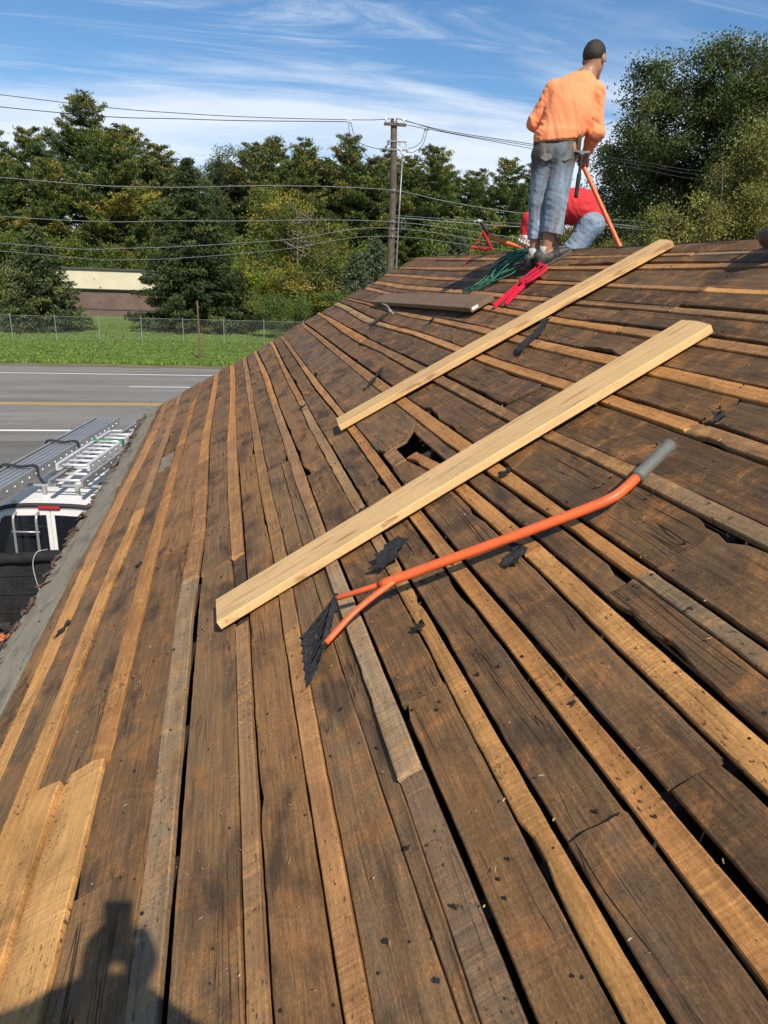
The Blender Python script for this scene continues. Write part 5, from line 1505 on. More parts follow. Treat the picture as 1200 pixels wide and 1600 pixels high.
M_blade = plain('scratched_dark_steel', (.06, .055, .052), .5, .5, var=.6, scale=26, dirt=((.22, .17, .14), .57))
M_bgrip = plain('black_rubber_grip', (.02, .02, .02), .6)
M_redp = plain('red_bracket_paint', (.60, .015, .045), .4, var=.15, scale=12, dirt=((.22, .02, .03), .68))
M_redw = plain('pale_bracket_edge', (.68, .52, .54), .5)
M_rope = plain('green_rope', (.035, .155, .095), .7, var=.35, scale=40, bstr=.6)


def denim_folds(x, y, z):
    w_ = .15 + .5 * math.exp(-((z - .45) / .10) ** 2) + 1.0 * math.exp(-((z - .24) / .07) ** 2) + .5 * math.exp(-((z - .72) / .05) ** 2)
    return .0060 * w_ * mnoise.noise((x * 14 + z * 10, y * 14, z * 36 + x * 12)) + .0050 * mnoise.noise((x * 24, y * 24, z * 5)) + .0016 * mnoise.noise((x * 60, y * 60, z * 60))


def shirt_folds(x, y, z):
    a = .012 * (.45 - abs(mnoise.noise((x * 20 + z * 6, y * 16, z * 2.6))))  * (.25 + 1.0 * min(max((1.28 - z) / .3, 0), 1))
    r = .0060 * mnoise.noise((x * 12, y * 12, z * 34 + x * 20)) * (1 if abs(x - .03) > .17 else .10) + .005 * math.exp(-((z - .95) / .03) ** 2)
    return a + r + .0014 * mnoise.noise((x * 70, y * 70, z * 70))


# ---- the man in orange, standing on the ridge
BA = roof(4.52, 5.70)
bear = math.atan2(BA.x, BA.y)
man = empty('person', BA, (0, 0, -bear), label='man in an orange long sleeved shirt and dirty jeans standing on the ridge', category='person')
FY = ((0, 1, 0), .68)
pole_d = np.array([.377, -.17, -.65]); pole_d /= np.linalg.norm(pole_d)
hR = np.array([.165, .22, .782]); hL = hR - pole_d * .31
B = Field()
hc, hRm, hLc = head(B, (.176, .105, 1.462), (.42, .82, -.30), (.10, .2, 1), 1.02)
B.cone((.115, .055, 1.315), (.168, .085, 1.41), .056, .054, .03)
B.cone((-.04, 0, .92), (.05, .04, 1.16), .125, .145, .05, FY)
B.cone((.05, .04, 1.16), (.085, .06, 1.27), .145, .11, .05, FY)
B.chain([(-.09, .05, 1.255), (-.205, .085, 1.035), tuple(hL + [-.055, -.02, -.01])], [.055, .042, .029], .03)
B.chain([(.205, .05, 1.235), (.236, .085, .965), tuple(hR + [.026, -.045, .050])], [.055, .042, .029], .03)
B.cone((-.11, 0, .82), (.03, 0, .82), .105, .105, .05)
B.chain([(-.12, .0, .78), (-.13, .05, .45), (-.132, .05, .09)], [.085, .058, .038], .03)
B.chain([(.03, -.0, .78), (-.008, -.03, .45), (-.040, -.025, .09)], [.088, .058, .040], .03)
B.cone((-.132, .05, .08), (-.15, .20, .0), .036, .026, .02)
B.cone((-.040, -.02, .07), (.10, .0, .085), .036, .026, .02)
grip_hand(B, hR, pole_d, (.65, -.45, .45), hR + [.030, -.050, .055], .019)
grip_hand(B, hL, pole_d, (-.85, -.25, .1), hL + [-.060, -.020, -.005], .019, up=-1)
sdf_obj('body', B, M_skin, man, .0065)
head_extras(man, hLc, hRm, 1.02, M_hair)
SH = Field()
SH.cone((-.045, .0, .89), (.035, .03, 1.10), .168, .168, .05, ((0, 1, 0), .72), clip=((-.10, -.05, 1), .895))
SH.cone((.035, .03, 1.10), (.075, .055, 1.25), .165, .125, .07, FY)
SH.cone((-.085, .05, 1.255), (.200, .05, 1.235), .068, .070, .06)
SH.cone((.105, .055, 1.30), (.135, .068, 1.352), .076, .060, .03)
SH.chain([(-.108, .055, 1.25), (-.222, .085, 1.035)], [.066, .053], .018)
SH.chain([(-.222, .085, 1.035), tuple(hL + [-.085, -.03, -.005])], [.056, .040], .03)
SH.chain([(.212, .05, 1.235), (.246, .075, .965)], [.066, .056], .018)
SH.chain([(.246, .075, .965), tuple(hR + [.034, -.058, .066])], [.060, .040], .03)
sdf_obj('shirt', SH, M_orange, man, .007, (), shirt_folds, 1)
J = Field()
J.cone((-.105, .0, .915), (.020, .0, .915), .092, .092, .05, ((0, 1, 0), .95))
J.cone((-.112, -.01, .81), (.016, -.012, .81), .104, .106, .05)
J.chain([(-.125, .0, .78), (-.134, .045, .46)], [.096, .076], .025)
J.cone((-.134, .045, .46), (-.130, .05, .17), .076, .066, .025, clip=((0, 0, 1), .178))
J.chain([(.022, -.01, .78), (.004, -.032, .46)], [.100, .082], .025)
J.cone((.004, -.032, .46), (-.002, -.024, .20), .082, .084, .025, clip=((.15, 0, 1), .222))
sdf_obj('jeans', J, M_denim, man, .007, [((0, 0, -1), -.897)], denim_folds, 1)
b = MB()
aa = np.linspace(0, 2 * math.pi, 40, endpoint=False)
ring_o = np.stack([-.046 + .160 * np.cos(aa), .0 + .107 * np.sin(aa), .880 + .010 * np.cos(aa)], 1)
b.tube(np.vstack([ring_o, ring_o[:2]]), .014, 6, cap=False, flat=None); b.build('belt', M_belt, man, smooth=True)
for x0, tl in ((-.105, .0), (.035, -.05)):
    b = MB()
    poly = [(-.045, .055), (.045, .055), (.043, -.045), (0, -.066), (-.043, -.045)]
    Rm = np.array(Matrix.Rotation(R_(90), 3, 'X'))
    pv = [(x0 + x_ + tl * (z_ - 0) * .3, -.116 - .002 * 0 + abs(x_) * .28, .800 + z_) for x_, z_ in poly]
    pv2 = [(x_, y_ - .003, z_) for x_, y_, z_ in pv]
    n5 = 5
    b.add(pv + pv2, [(4, 3, 2, 1, 0), (5, 6, 7, 8, 9)] + [(i, (i + 1) % 5, 5 + (i + 1) % 5, 5 + i) for i in range(5)]); b.build('back_pocket', M_pocket, man)
b = MB(); b.box((.125, -.02, .875), (.040, .10, .11), bev=.012); b.box((.128, -.03, .815), (.035, .08, .05), bev=.01); b.build('tool_pouch', M_belt, man)
up_r = np.array([-.529 * .85, -.239 * .85, 1.0]); up_r /= np.linalg.norm(up_r)
shoe(man, (-.085, -.035, -.050), (.160, .015, .092), up_r, 1, M_shoe, M_sole)
shoe(man, (-.128, .015, -.060), (-.165, .275, -.018), up_r, 1, M_shoe, M_sole)
for p_, q_ in (((-.046, -.020, .06), (-.042, -.022, .125)), ((-.133, .05, .03), (-.132, .05, .11))):
    b = MB(); b.tube([p_, tuple((np.array(p_) + q_) / 2), q_], [.047, .044, .046], 14); b.build('sock', M_sock, man, smooth=True)


def place_roof(o, u, y, h, a):
    o.matrix_world = Matrix.Translation(roof(u, y, h)) @ Matrix.Rotation(-TH, 4, 'Y') @ Matrix.Rotation(a, 4, 'Z')
    return o


def loc2world(base, brg, p):
    c, s = math.cos(brg), math.sin(brg)
    return np.array([base.x + p[0] * c + p[1] * s, base.y - p[0] * s + p[1] * c, base.z + p[2]])


def tearoff_shovel(pts, rads, grip_n, blade, label, gripmat, grip_r=.021):
    """orange tear-off shovel; pts shaft centre line from neck to grip end, blade = (neck, left arm end, right arm end, teeth left, teeth right)"""
    rt = empty('roofing_shovel', tuple(pts[0]), label=label, category='shovel', group='orange tear-off shovels')
    o = np.array(pts[0])
    sp_ = smooth_path(np.array(pts) - o, 8)
    cut = len(sp_) - grip_n
    b = MB(); b.tube(sp_[:cut + 1], rads, 14); b.build('shaft', M_opaint, rt, smooth=True)
    b = MB(); g = sp_[cut:]; L_ = len(g)
    rr = np.full(L_, grip_r); rr[0] += .003; rr[1] += .002; rr[-1] += .002
    b.tube(g, rr, 14); b.build('grip', gripmat, rt, smooth=True)
    if blade:
        la, ra, tl, trr = [np.array(q) - o for q in blade]
        for e in (la, ra):
            b = MB(); b.tube(smooth_path([sp_[2], e * .45 + sp_[0] * .1, e], 6), np.linspace(rads * .75, rads * .72, 13), 10, flat=.8); b.build('fork_arm', M_opaint, rt, smooth=True)
        nt_ = 6
        back = [la + (ra - la) * t for t in np.linspace(-.08, 1.08, nt_ * 2 + 1)]
        front = []
        for i, t in enumerate(np.linspace(-.05, 1.05, nt_ * 2 + 1)):
            f_ = tl + (trr - tl) * t
            bk = la + (ra - la) * t
            front.append(f_ if i % 2 == 0 else f_ * .90 + bk * .10)
        mid = [f_ * .5 + bk * .5 for f_, bk in zip(front, back)]
        nn = np.cross(trr - tl, la - tl); nn /= np.linalg.norm(nn)
        mid = [m_ - nn * .012 * (1 if nn[2] > 0 else -1) for m_ in mid]
        n_ = len(back)
        vs = []
        for off in (0, .005):
            for row in (front, mid, back): vs += [q + nn * off for q in row]
        fs = []
        for lay in (0, 1):
            for r_i in (0, 1):
                for i in range(n_ - 1):
                    a = lay * 3 * n_ + r_i * n_ + i
                    q = (a, a + 1, a + n_ + 1, a + n_)
                    fs.append(q if lay else q[::-1])
        K3 = 3 * n_
        for i in range(n_ - 1):
            fs.append((i, i + 1, K3 + i + 1, K3 + i)); a = 2 * n_ + i; fs.append((a + 1, a, K3 + a, K3 + a + 1))
        for r_i in (0, 1):
            a = r_i * n_; fs.append((a + n_, a, K3 + a, K3 + a + n_)); a = r_i * n_ + n_ - 1; fs.append((a, a + n_, K3 + a + n_, K3 + a))
        b = MB(); b.add(vs, fs); bl_ = b.build('blade', M_blade, rt)
        b = MB()
        for i in range(1, n_ - 1, 2):
            b.bar(front[i] * .8 + back[i] * .2 + nn * .006, back[i] + nn * .006, .008, .007)
            b.bar(front[i] * .8 + back[i] * .2 - nn * .004, back[i] - nn * .004, .008, .007)
        b.build('rib', M_blade, bl_)
        b = MB(); b.bar(back[0] + nn * .004, back[-1] + nn * .004, .018, .010); b.build('back_bar', M_blade, bl_)
    return rt


rp_ = lambda u, y, h: np.array(roof(u, y, h))
tearoff_shovel([rp_(2.145, 2.125, .092), rp_(2.372, 2.058, .080), rp_(2.599, 1.990, .068), rp_(2.826, 1.930, .056), rp_(2.905, 1.916, .052), rp_(2.955, 1.925, .050), rp_(3.02, 1.950, .050), rp_(3.193, 2.020, .052)],
               .0165, 9, (rp_(1.985, 2.230, .080), rp_(1.905, 2.00, .075), rp_(1.802, 2.222, .012), rp_(1.787, 1.945, .006)),
               'orange tear-off shovel lying across the boards, with dark toothed blade and grey grip', M_grip, .0215)
b = MB(); b.tube([rp_(2.80, 1.937, .0545) + np.array([0, -.0125, .0085]), rp_(2.865, 1.926, .0505) + np.array([0, -.0125, .0085])], .0085, 6); b.build('worn_sticker', plain('worn_white_sticker', (.6, .58, .55), .6, var=.5, scale=60), bpy.data.objects['roofing_shovel'], loc=tuple(-np.array(rp_(2.15, 2.118, .100))))
# shovel held by the man in orange
A2W = lambda p: loc2world(BA, bear, p)
pe = hR + pole_d * .80
tearoff_shovel([A2W(pe), A2W(hR + pole_d * .5), A2W(hR), A2W(hL), A2W(hL - pole_d * .10), A2W(hL - pole_d * .25 + [-.02, .03, 0])], .0175, 8,
               (A2W(pe + pole_d * .10 + [-.08, .05, 0]), A2W(pe + pole_d * .10 + [.06, .10, 0]), A2W(pe + pole_d * .25 + [-.10, .06, 0]), A2W(pe + pole_d * .25 + [.08, .12, 0])),
               'orange tear-off shovel held upright by the man in orange, blade hidden beyond the ridge', M_grip)


def hammer(name_label, mw):
    rt = empty('hammer', label=name_label, category='hammer')
    b = MB(); b.tube(smooth_path([(0, 0, 0), (.10, 0, .001), (.20, 0, 0), (.30, 0, 0)], 5), [.016] * 5 + [.017] * 4 + [.012] * 4 + [.010] * 3, 10); b.build('handle', M_bgrip, rt, smooth=True)
    b = MB(); b.tube([(.315, -.055, 0), (.315, -.030, 0), (.315, -.028, 0), (.315, .02, 0)], [.015, .015, .011, .012], 10)
    b.box((.312, .0, 0), (.032, .035, .026), bev=.005); hd = b.build('hammer_head', M_steel, rt)
    b = MB()
    for sg in (-1, 1): b.tube(smooth_path([(.315, .015, sg * .006), (.322, .05, sg * .010), (.312, .085, sg * .012), (.292, .108, sg * .013)], 4), [.009] * 5 + [.007] * 4 + [.005] * 4, 6)
    b.build('claw', M_steel, hd)
    rt.matrix_world = mw
    return rt


hm = hammer('claw hammer with a black handle lying near the brown plank', Matrix.Translation(roof(3.21, 7.36, .030)) @ Matrix.Rotation(-TH, 4, 'Y') @ Matrix.Rotation(R_(28), 4, 'Z') @ Matrix.Rotation(R_(62), 4, 'X'))
hammer('claw hammer hanging head up from the belt of the man in orange', Matrix.Translation(Vector(A2W((.148, -.075, .485)))) @ Matrix.Rotation(-bear, 4, 'Z') @ Matrix.Rotation(R_(-88), 4, 'Y') @ Matrix.Rotation(R_(90), 4, 'X'))

# ---- the man in red, crouching beyond the ridge
BR = Vector((3.3194, 6.45, 4.5417))
brR = R_(27.232)
man2 = empty('person', BR, (0, 0, -brR), label='man in a red shirt crouching beyond the ridge with a white glove on', category='person')
g2 = np.array([-.635, .0, .392])
ax2 = np.array([.85, 0, -.33]); ax2 /= np.linalg.norm(ax2)
g3 = g2 + ax2 * .42 + np.array([0, .0, 0])
B = Field()
h2, h2R, h2L = head(B, (-.525, .10, .590), (-.80, .15, -.62), (-.45, 0, .9), .98)
B.cone((-.40, .07, .66), (-.48, .09, .62), .055, .055, .03)
B.chain([(-.03, .05, .56), (-.15, .05, .68), (-.36, .07, .68)], [.12, .13, .11], .05)
B.chain([(-.38, -.05, .69), (-.600, -.03, .585), (-.640, -.012, .43)], [.052, .042, .028], .03)
B.chain([(-.36, .21, .68), (-.42, .26, .48), tuple(g3 + [.02, .05, .03])], [.052, .042, .028], .03)
B.chain([(-.03, -.04, .55), (-.195, -.08, .30), (.02, -.06, .10), (-.06, -.08, .06)], [.092, .062, .042, .03], .03)
B.chain([(-.03, .14, .55), (-.21, .20, .27), (-.02, .22, .02), (-.10, .22, -.0)], [.092, .062, .042, .03], .03)
grip_hand(B, g2, ax2, (-.25, -.3, .9), g2 + [-.006, -.02, .055], .018)
grip_hand(B, g3, ax2, (.1, .6, .7), g3 + [.02, .045, .045], .018, up=-1)
sdf_obj('body', B, M_skin2, man2, .0065)
head_extras(man2, h2L, h2R, .98, M_hair)
SH = Field()
SH.chain([(-.035, .05, .60), (-.14, .05, .70), (-.24, .055, .705), (-.37, .07, .68)], [.128, .140, .142, .118], .06)
SH.cone((-.38, -.05, .69), (-.36, .20, .68), .065, .065, .05)
SH.chain([(-.38, -.05, .69), (-.602, -.03, .585), (-.640, -.014, .462)], [.070, .056, .040], .04)
SH.chain([(-.36, .21, .68), (-.42, .26, .48)], [.068, .055], .04)
sdf_obj('shirt', SH, M_redc, man2, .008, [((-.45, 0, .9), .478)], lambda x, y, z: .012 * (.4 - abs(mnoise.noise((x * 16 + z * 8, y * 7, z * 12)))) + .003 * mnoise.noise((x * 40, y * 40, z * 40)), 1)
J = Field()
J.chain([(-.035, -.02, .555), (-.035, .12, .555)], [.108, .108], .05)
J.chain([(-.04, -.04, .54), (-.185, -.08, .30)], [.104, .088], .04)
J.chain([(-.185, -.08, .30), (.02, -.06, .11)], [.084, .064], .05)
J.chain([(-.04, .14, .54), (-.205, .20, .27)], [.104, .086], .04)
J.chain([(-.205, .20, .27), (-.02, .22, .05)], [.082, .064], .05)
sdf_obj('jeans', J, M_denim2, man2, .008, (), lambda x, y, z: .010 * (.4 - abs(mnoise.noise((x * 22 + z * 14, y * 10, z * 24)))) + .002 * mnoise.noise((x * 60, y * 60, z * 60)), 1)
GL = Field()
grip_hand(GL, g2, ax2, (-.25, -.3, .9), g2 + [-.006, -.02, .055], .017, 1.18)
sdf_obj('glove', GL, M_glove, man2, .005)
shoe(man2, (.06, -.06, .025), (-.18, -.08, .125), (.516, .266, 1), 1, M_shoe, M_sole)
shoe(man2, (.04, .22, -.05), (-.20, .22, .06), (.516, .266, 1), 1, M_shoe, M_sole)
# his shovel: grip up left, shaft through the glove
CAMP = np.array([0, 0, 4.6])
G2W = loc2world(BR, brR, g2)
gs = [(-.622, .5, .333), (-.590, .5, .292), (-.555, .5, .243), (-.51, .5, .205), (-.43, .5, .180), (-.339, .5, .156), (-.168, .5, .113), (-.05, .5, .085)]
fac = np.linalg.norm(G2W - CAMP) / np.linalg.norm(A2W((-.235, .5, .13)) - CAMP)
sv = [CAMP + (A2W(p) - CAMP) * fac for p in gs]
e_ = sv[-1] - sv[-2]; e_ /= np.linalg.norm(e_)
sv += [sv[-1] + e_ * .25]
n1_ = np.array([.3, .9, -.2])
tearoff_shovel(list(reversed(sv)), .0185, 17, (sv[-1] + e_ * .12 + n1_ * .1, sv[-1] + e_ * .12 - n1_ * .1, sv[-1] + e_ * .26 + n1_ * .13 - [0, 0, .06], sv[-1] + e_ * .26 - n1_ * .13 - [0, 0, .06]),
               'orange tear-off shovel with a black grip in the gloved hand of the man in red', M_bgrip, .020)

# ---- whoever takes the picture stands here and throws the shadow at the lower left
PB = Vector((-.12, -.42, 3.16))
man3 = empty('person', PB, label='person in a dark jacket standing on the roof boards and holding up a phone', category='person')
ph_c = np.array(Vector((0, 0, 4.6)) - fwd * .016 - u2 * .012 - r2 * .002) - np.array(PB)
ax3 = np.array(u2); rr3 = np.array(r2); ff3 = np.array(fwd)
B = Field()
h3, h3R, h3L = head(B, np.array((.10, .075, 1.475)), (.1, .95, -.25), (0, .1, 1), 1.0)
B.cone((.10, .02, 1.28), (.10, .06, 1.42), .055, .055, .03)
B.chain([(.02, -.03, .72), (.07, .0, 1.0), (.10, .0, 1.22)], [.13, .14, .13], .05)
hl3 = ph_c - rr3 * .038 - ax3 * .062; hr3 = ph_c + rr3 * .038 - ax3 * .062
B.chain([(-.07, .0, 1.22), (-.29, .28, 1.19), tuple(hl3 - ff3 * .06 - ax3 * .06)], [.055, .045, .028], .03)
B.chain([(.27, .0, 1.22), (.34, .26, 1.10), tuple(hr3 - ff3 * .06 - ax3 * .06)], [.055, .045, .028], .03)
B.chain([(-.05, -.02, .75), (-.10, .05, .38), (-.14, .02, .0)], [.09, .06, .042], .03)
B.chain([(.10, -.02, .75), (.16, .06, .45), (.20, .0, .20)], [.09, .06, .042], .03)
grip_hand(B, hl3, ax3, -rr3 - ff3 * .3, hl3 - ff3 * .05 - ax3 * .055, .006, .95, up=1)
grip_hand(B, hr3, ax3, rr3 - ff3 * .3, hr3 - ff3 * .05 - ax3 * .055, .006, .95, up=-1)
sdf_obj('body', B, M_skin2, man3, .008)
head_extras(man3, h3L, h3R, 1.0, M_hair)
M_jack = plain('dark_jacket', (.05, .055, .07), .85)
SH = Field()
SH.chain([(.02, -.03, .74), (.07, .0, 1.0), (.10, .0, 1.20)], [.155, .17, .15], .05)
SH.cone((-.07, 0, 1.21), (.27, 0, 1.21), .072, .072, .05)
SH.chain([(-.07, .0, 1.21), (-.29, .28, 1.19), tuple(hl3 - ff3 * .07 - ax3 * .050)], [.09, .075, .050], .04)
SH.chain([(.27, .0, 1.21), (.34, .26, 1.10), tuple(hr3 - ff3 * .07 - ax3 * .050)], [.09, .075, .050], .04)
sdf_obj('jacket', SH, M_jack, man3, .010, (), lambda x, y, z: .005 * mnoise.noise((x * 18, y * 18, z * 18)), 1)
J = Field()
J.cone((-.05, -.02, .76), (.10, -.02, .76), .12, .12, .05)
J.chain([(-.05, -.02, .74), (-.10, .05, .38), (-.14, .02, .06)], [.11, .082, .070], .04)
J.chain([(.10, -.02, .74), (.16, .06, .45), (.20, .0, .25)], [.11, .082, .070], .04)
sdf_obj('trousers', J, M_denim, man3, .010)
zr = lambda lx: float(roof((lx + PB.x - EX) / CT, 0).z) - PB.z + .035
shoe(man3, (-.14, -.04, zr(-.14)), (-.13, .22, zr(-.13)), (-.5, 0, .86), 1, M_shoe, M_sole)
shoe(man3, (.20, -.06, zr(.20)), (.21, .20, zr(.21)), (-.5, 0, .86), 1, M_shoe, M_sole)
b = MB(); b.box((0, 0, 0), (.073, .149, .008), bev=.003)
pho = b.build('phone', M_blackp, None, label='phone held upright in both hands by the person in the dark jacket', category='phone')
pm = Matrix((r2, u2, -fwd)).transposed().to_4x4(); pm.translation = Vector(ph_c) + PB
pho.matrix_world = pm

# ------------------------------------------------------------------ loose lumber


def lumber(name, length, width, thick, u, y, htop, ang, mat, color, label, clip=0.0, stamp=False, group=None):
    """board with eased edges, faintly bowed; its length runs along local Y"""
    b = MB(); n = 24
    ys = np.linspace(-length / 2, length / 2, n + 1)
    e = .004; w2 = width / 2; t2 = thick / 2
    ring_ = [(-w2 + e, -t2), (-w2, -t2 + e), (-w2, t2 - e), (-w2 + e, t2), (0, t2), (w2 - e, t2), (w2, t2 - e), (w2, -t2 + e), (w2 - e, -t2)]
    m_ = len(ring_)
    for i, y_ in enumerate(ys):
        bow = .004 * math.sin(math.pi * i / n)
        for x_, z_ in ring_:
            yy = y_ - (clip * max((x_ + w2 - width * .75), 0) if i == n else 0)
            b.v.append((x_, yy, z_ + bow))
    b.f += [(i * m_ + (k + 1) % m_, i * m_ + k, (i + 1) * m_ + k, (i + 1) * m_ + (k + 1) % m_) for i in range(n) for k in range(m_)]
    b.f += [tuple(range(m_)), tuple(reversed([n * m_ + k for k in range(m_)]))]
    o = b.build(name, mat, None, color=color, label=label, category='board', group=group)
    return place_roof(o, u, y, htop - thick / 2, ang)


lumber('lumber_board', 2.40, .228, .038, 2.680, 2.787, .056, R_(1.93 - 90), M_lumber, (.66, .43, .195), 'new pale board lying across the strips above the orange shovel, nearer of the two', .35, group='new boards laid across the roof')
lumber('lumber_board', 2.352, .203, .038, 3.525, 4.374, .056, R_(-4.73 - 90), M_lumber, (.63, .40, .175), 'new pale board reaching up to the ridge, farther of the two', .35, group='new boards laid across the roof')
cd = math.atan2(5.46 - 8.62, 3.806 - 3.622)
oC = lumber('lumber_board', 3.2, .21, .040, 3.714, 7.04, .065, cd - R_(90), M_aged, (.185, .120, .070), 'brown weathered plank lying along the roof left of the green rope')
b = MB(); b.box((.065, 1.6015, .004), (.055, .003, .022), bev=.001); b.build('paint_mark', M_white, oC)

# ------------------------------------------------------------------ black felt scraps


def felt_scrap(u, y, l, w_, ang, h, label, curl=.3, group='scraps of black roofing felt'):
    PSEED[0] += 3
    r = np.random.default_rng(PSEED[0])
    nx_, ny_ = 8, 4
    b = MB()
    for lay in (0, .003):
        for i in range(nx_ + 1):
            for j in range(ny_ + 1):
                a = (i / nx_ - .5) * l; c = (j / ny_ - .5) * w_ * (1 - .55 * abs(i / nx_ - .45)) * (1 + .25 * math.sin(i * 1.7 + PSEED[0]))
                if i in (0, nx_): a += r.normal(0, l * .03)
                if j in (0, ny_): c += .06 * w_ * math.sin(i * 2.3 + j + PSEED[0])
                c += .12 * w_ * math.sin(i * .9 + PSEED[0])
                b.v.append((a, c, lay + curl * (abs(c) * .5 + max(a - l * .2, 0) * .6) + .006 * math.sin(i * 1.3 + j)))
    S_ = (nx_ + 1) * (ny_ + 1); q = ny_ + 1
    for i in range(nx_):
        for j in range(ny_):
            a = i * q + j
            b.f.append((a, a + 1, a + q + 1, a + q)); b.f.append((S_ + a, S_ + a + q, S_ + a + q + 1, S_ + a + 1))
    for i in range(nx_):
        b.f.append((i * q, (i + 1) * q, S_ + (i + 1) * q, S_ + i * q)); a = i * q + ny_; b.f.append((a + q, a, S_ + a, S_ + a + q))
    for j in range(ny_):
        b.f.append((j + 1, j, S_ + j, S_ + j + 1)); a = nx_ * q + j; b.f.append((a, a + 1, S_ + a + 1, S_ + a))
    o = b.build('felt_scrap', M_felt, None, label=label, category='felt scrap', group=group)
    return place_roof(o, u, y, h, ang)


felt_scrap(2.225, 2.43, .17, .11, R_(35), .024, 'torn black felt scrap between the new board and the shovel shaft')
felt_scrap(2.570, 1.975, .115, .060, R_(55), .016, 'ragged black felt scrap just below the middle of the shovel shaft', .2)
felt_scrap(2.190, 1.895, .040, .038, R_(10), .017, 'tiny black felt scrap on the strip right of the shovel blade', .1)
felt_scrap(3.41, 2.075, .06, .035, R_(70), .016, 'small black felt flap at the far right above the shovel grip', .5)
felt_scrap(2.765, 5.19, .36, .040, R_(52), .016, 'long thin black felt strip left of the farther new board', .15)
felt_scrap(3.60, 4.03, .40, .085, R_(38), .018, 'long black felt scrap between the two new boards', .25)
felt_scrap(.480, 3.72, .13, .035, R_(55), .014, 'black felt scrap on the golden strip near the eave')
felt_scrap(2.78, 2.56, .055, .045, R_(20), .016, 'small black felt scrap right under the edge of the nearer new board', .2)
felt_scrap(2.215, 3.00, .055, .035, R_(5), .015, 'black felt crumb on the speckled strip above the nearer new board', .15)
felt_scrap(2.205, 5.62, .05, .05, R_(5), .015, 'black felt patch on the speckled strip left of the farther new board', .1)
felt_scrap(.905, 4.08, .05, .022, R_(30), .012, 'small dark felt flake on the board near the left strips', .15)
felt_scrap(3.52, 6.02, .06, .05, R_(40), .016, 'grey black felt flake on the strip below the brown plank', .5)

# ------------------------------------------------------------------ red roof brackets
def bracket_parts(rt, strap, tri, wid=.036, hint=(0, 1, 0), pale=True):
    s0, s1 = np.array(strap[0], float), np.array(strap[1], float)
    a, bq, c = [np.array(q, float) for q in tri]
    hn = np.array(hint, float)
    b = MB(); b.bar(s0, s1, wid, .005, np.cross(s1 - s0, hn)); b.build('strap', M_redp, rt)
    if pale:
        b = MB(); b.bar(s0 + (s1 - s0) * .42 + hn * .004, s0 + (s1 - s0) * .97 + hn * .004, .014, .003, np.cross(s1 - s0, hn)); b.build('pale_edge', M_redw, rt)
    for p_, q_, nm in ((a, bq, 'support_arm'), (bq, c, 'brace')):
        b = MB(); b.bar(p_, q_, wid, .004, np.cross(q_ - p_, hn)); b.bar(p_ + hn * wid * .5, q_ + hn * wid * .5, .003, .026, np.cross(q_ - p_, hn)); b.build(nm, M_redp, rt)
    b = MB(); b.bar(a * .6 + c * .4, bq * .55 + (a * .5 + c * .5) * .45, wid * .7, .004, np.cross(bq - a, hn)); b.build('gusset', M_redp, rt)


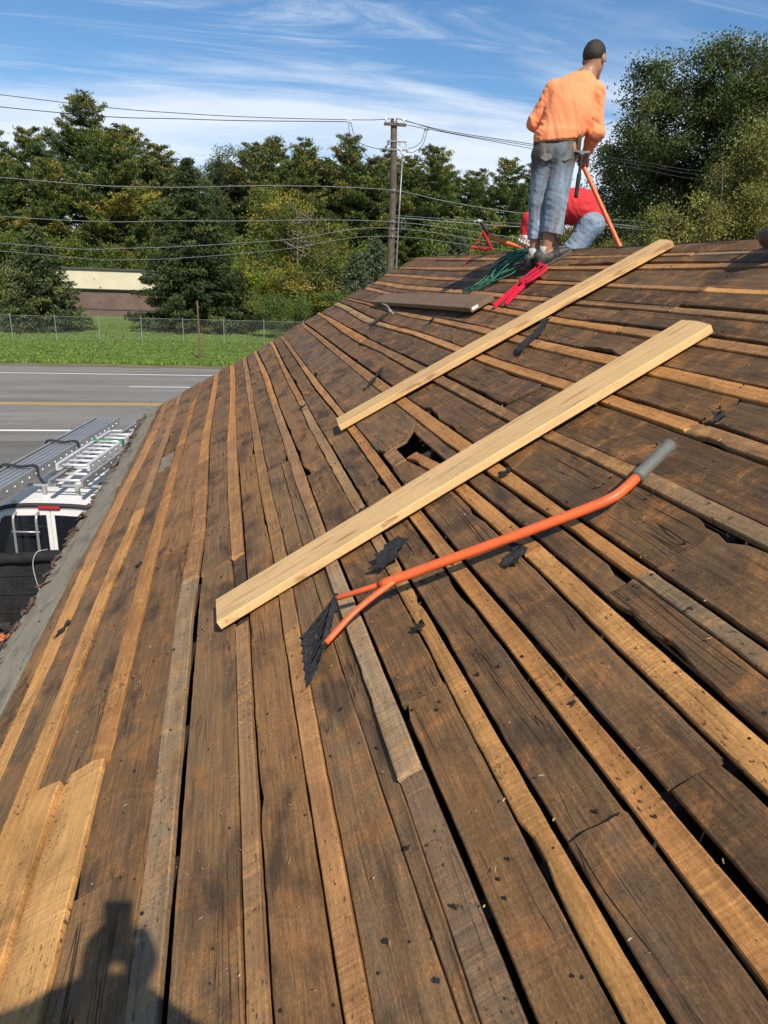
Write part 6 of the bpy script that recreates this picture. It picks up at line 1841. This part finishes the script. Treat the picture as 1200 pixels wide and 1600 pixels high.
bb1 = roof(4.48, 7.81, .012)
rb = empty('roof_bracket', bb1, (0, 0, -.314), label='red roof bracket standing upright near the ridge, its triangle against the trees', category='roof bracket', group='red roof brackets')
bracket_parts(rb, ((0, 0, .0), (.175, 0, .35)), ((.062, 0, .186), (.292, 0, .167), (.175, 0, .35)), .044, (0, 1, 0), False)
for (ua, ya, ub, yb, side, lab, hh_) in ((3.815, 5.215, 4.40, 5.62, -1, 'left one of two red roof brackets lying below the shoe of the man', .020),
                                     (3.862, 5.085, 4.36, 5.50, -1, 'right one of two red roof brackets lying below the shoe of the man', .024)):
    rb = empty('roof_bracket', label=lab, category='roof bracket', group='red roof brackets')
    L_ = math.hypot(ub - ua, yb - ya)
    bracket_parts(rb, ((0, 0, .012), (L_, 0, .02)), ((L_ * .55, -.01, .02), (L_ * .80, -.12, .035), (L_ * 1.0, -.01, .03)), .034, (0, 0, 1), True)
    b = MB()
    for p0_, p1_ in ((.50, .64), (.655, .80), (.815, .97)):
        b.prism([(L_ * p0_, -.012), (L_ * (p0_ + .02), -.052 - .05 * (p0_ - .5)), (L_ * (p0_ + p1_) / 2, -.070), (L_ * (p1_ - .015), -.060), (L_ * p1_, -.012)][::-1], .022, .026)
    b.build('side_plate', M_redp, rb)
    place_roof(rb, ua, ya, hh_, math.atan2(yb - ya, ub - ua))

# ------------------------------------------------------------------ green rope in a heap
b = MB()
rr_ = np.random.default_rng(5)
pts = []
N_ = 420
for i in range(N_):
    a = i * .21 + .5 * math.sin(i * .05)
    ra = .13 + .07 * math.sin(i * .11) + .03 * math.sin(i * .37)
    cu, cy = 4.40 + .16 * math.sin(i * .019 + 1), 6.18 + .06 * math.sin(i * .027)
    u_, y_ = cu + ra * 1.35 * math.cos(a), cy + ra * 1.0 * math.sin(a)
    hgt_ = .022 + .075 * abs(math.sin(i * .083 + 1)) * max(0, 1 - ((u_ - 4.45) / .3) ** 2) + .02 * abs(math.sin(i * .29))
    pts.append(rp_(min(u_, 4.72), y_, hgt_))
b.tube(np.array(pts), .0060, 6)
for k in range(7):
    o_u, o_y = 4.28 + .05 * rr_.normal(), 6.12 + .07 * rr_.normal()
    q = [rp_(o_u, o_y, .05), rp_(4.16 + .02 * k - .05, 6.18 + .03 * rr_.normal(), .035), rp_(4.05, 6.28 + .03 * rr_.normal(), .022 + .004 * k), rp_(3.95 + .05 * rr_.random(), 6.38 + .05 * rr_.normal(), .02 + .003 * k)]
    b.tube(smooth_path(q, 8), .0060, 6)
b.build('rope', M_rope, None, smooth=True, label='tangled green rope heaped beside the shoes of the man in orange', category='rope')

# ------------------------------------------------------------------ brown leather bag at the right edge
F_ = Field()
F_.cone((-.03, .0, .06), (.10, .02, .07), .085, .09, .04)
F_.cone((-.02, .03, .13), (.08, .05, .15), .060, .06, .05)
F_.ell((-.06, .06, .05), (.06, .07, .05), None, .03)
bag = empty('tool_bag', roof(4.60, 3.13, .015), label='brown leather tool bag at the ridge, cut off by the right edge', category='bag')
sdf_obj('bag_body', F_, M_belt, bag, .008, [((-.5, 0, .86), .0)], lambda x, y, z: .007 * mnoise.noise((x * 20, y * 20, z * 20)), 1)
b = MB(); b.tube(smooth_path([(-.02, .04, .17), (.0, .05, .25), (.06, .05, .25), (.08, .05, .18)], 6), .009, 7); b.build('handle', M_belt, bag, smooth=True)
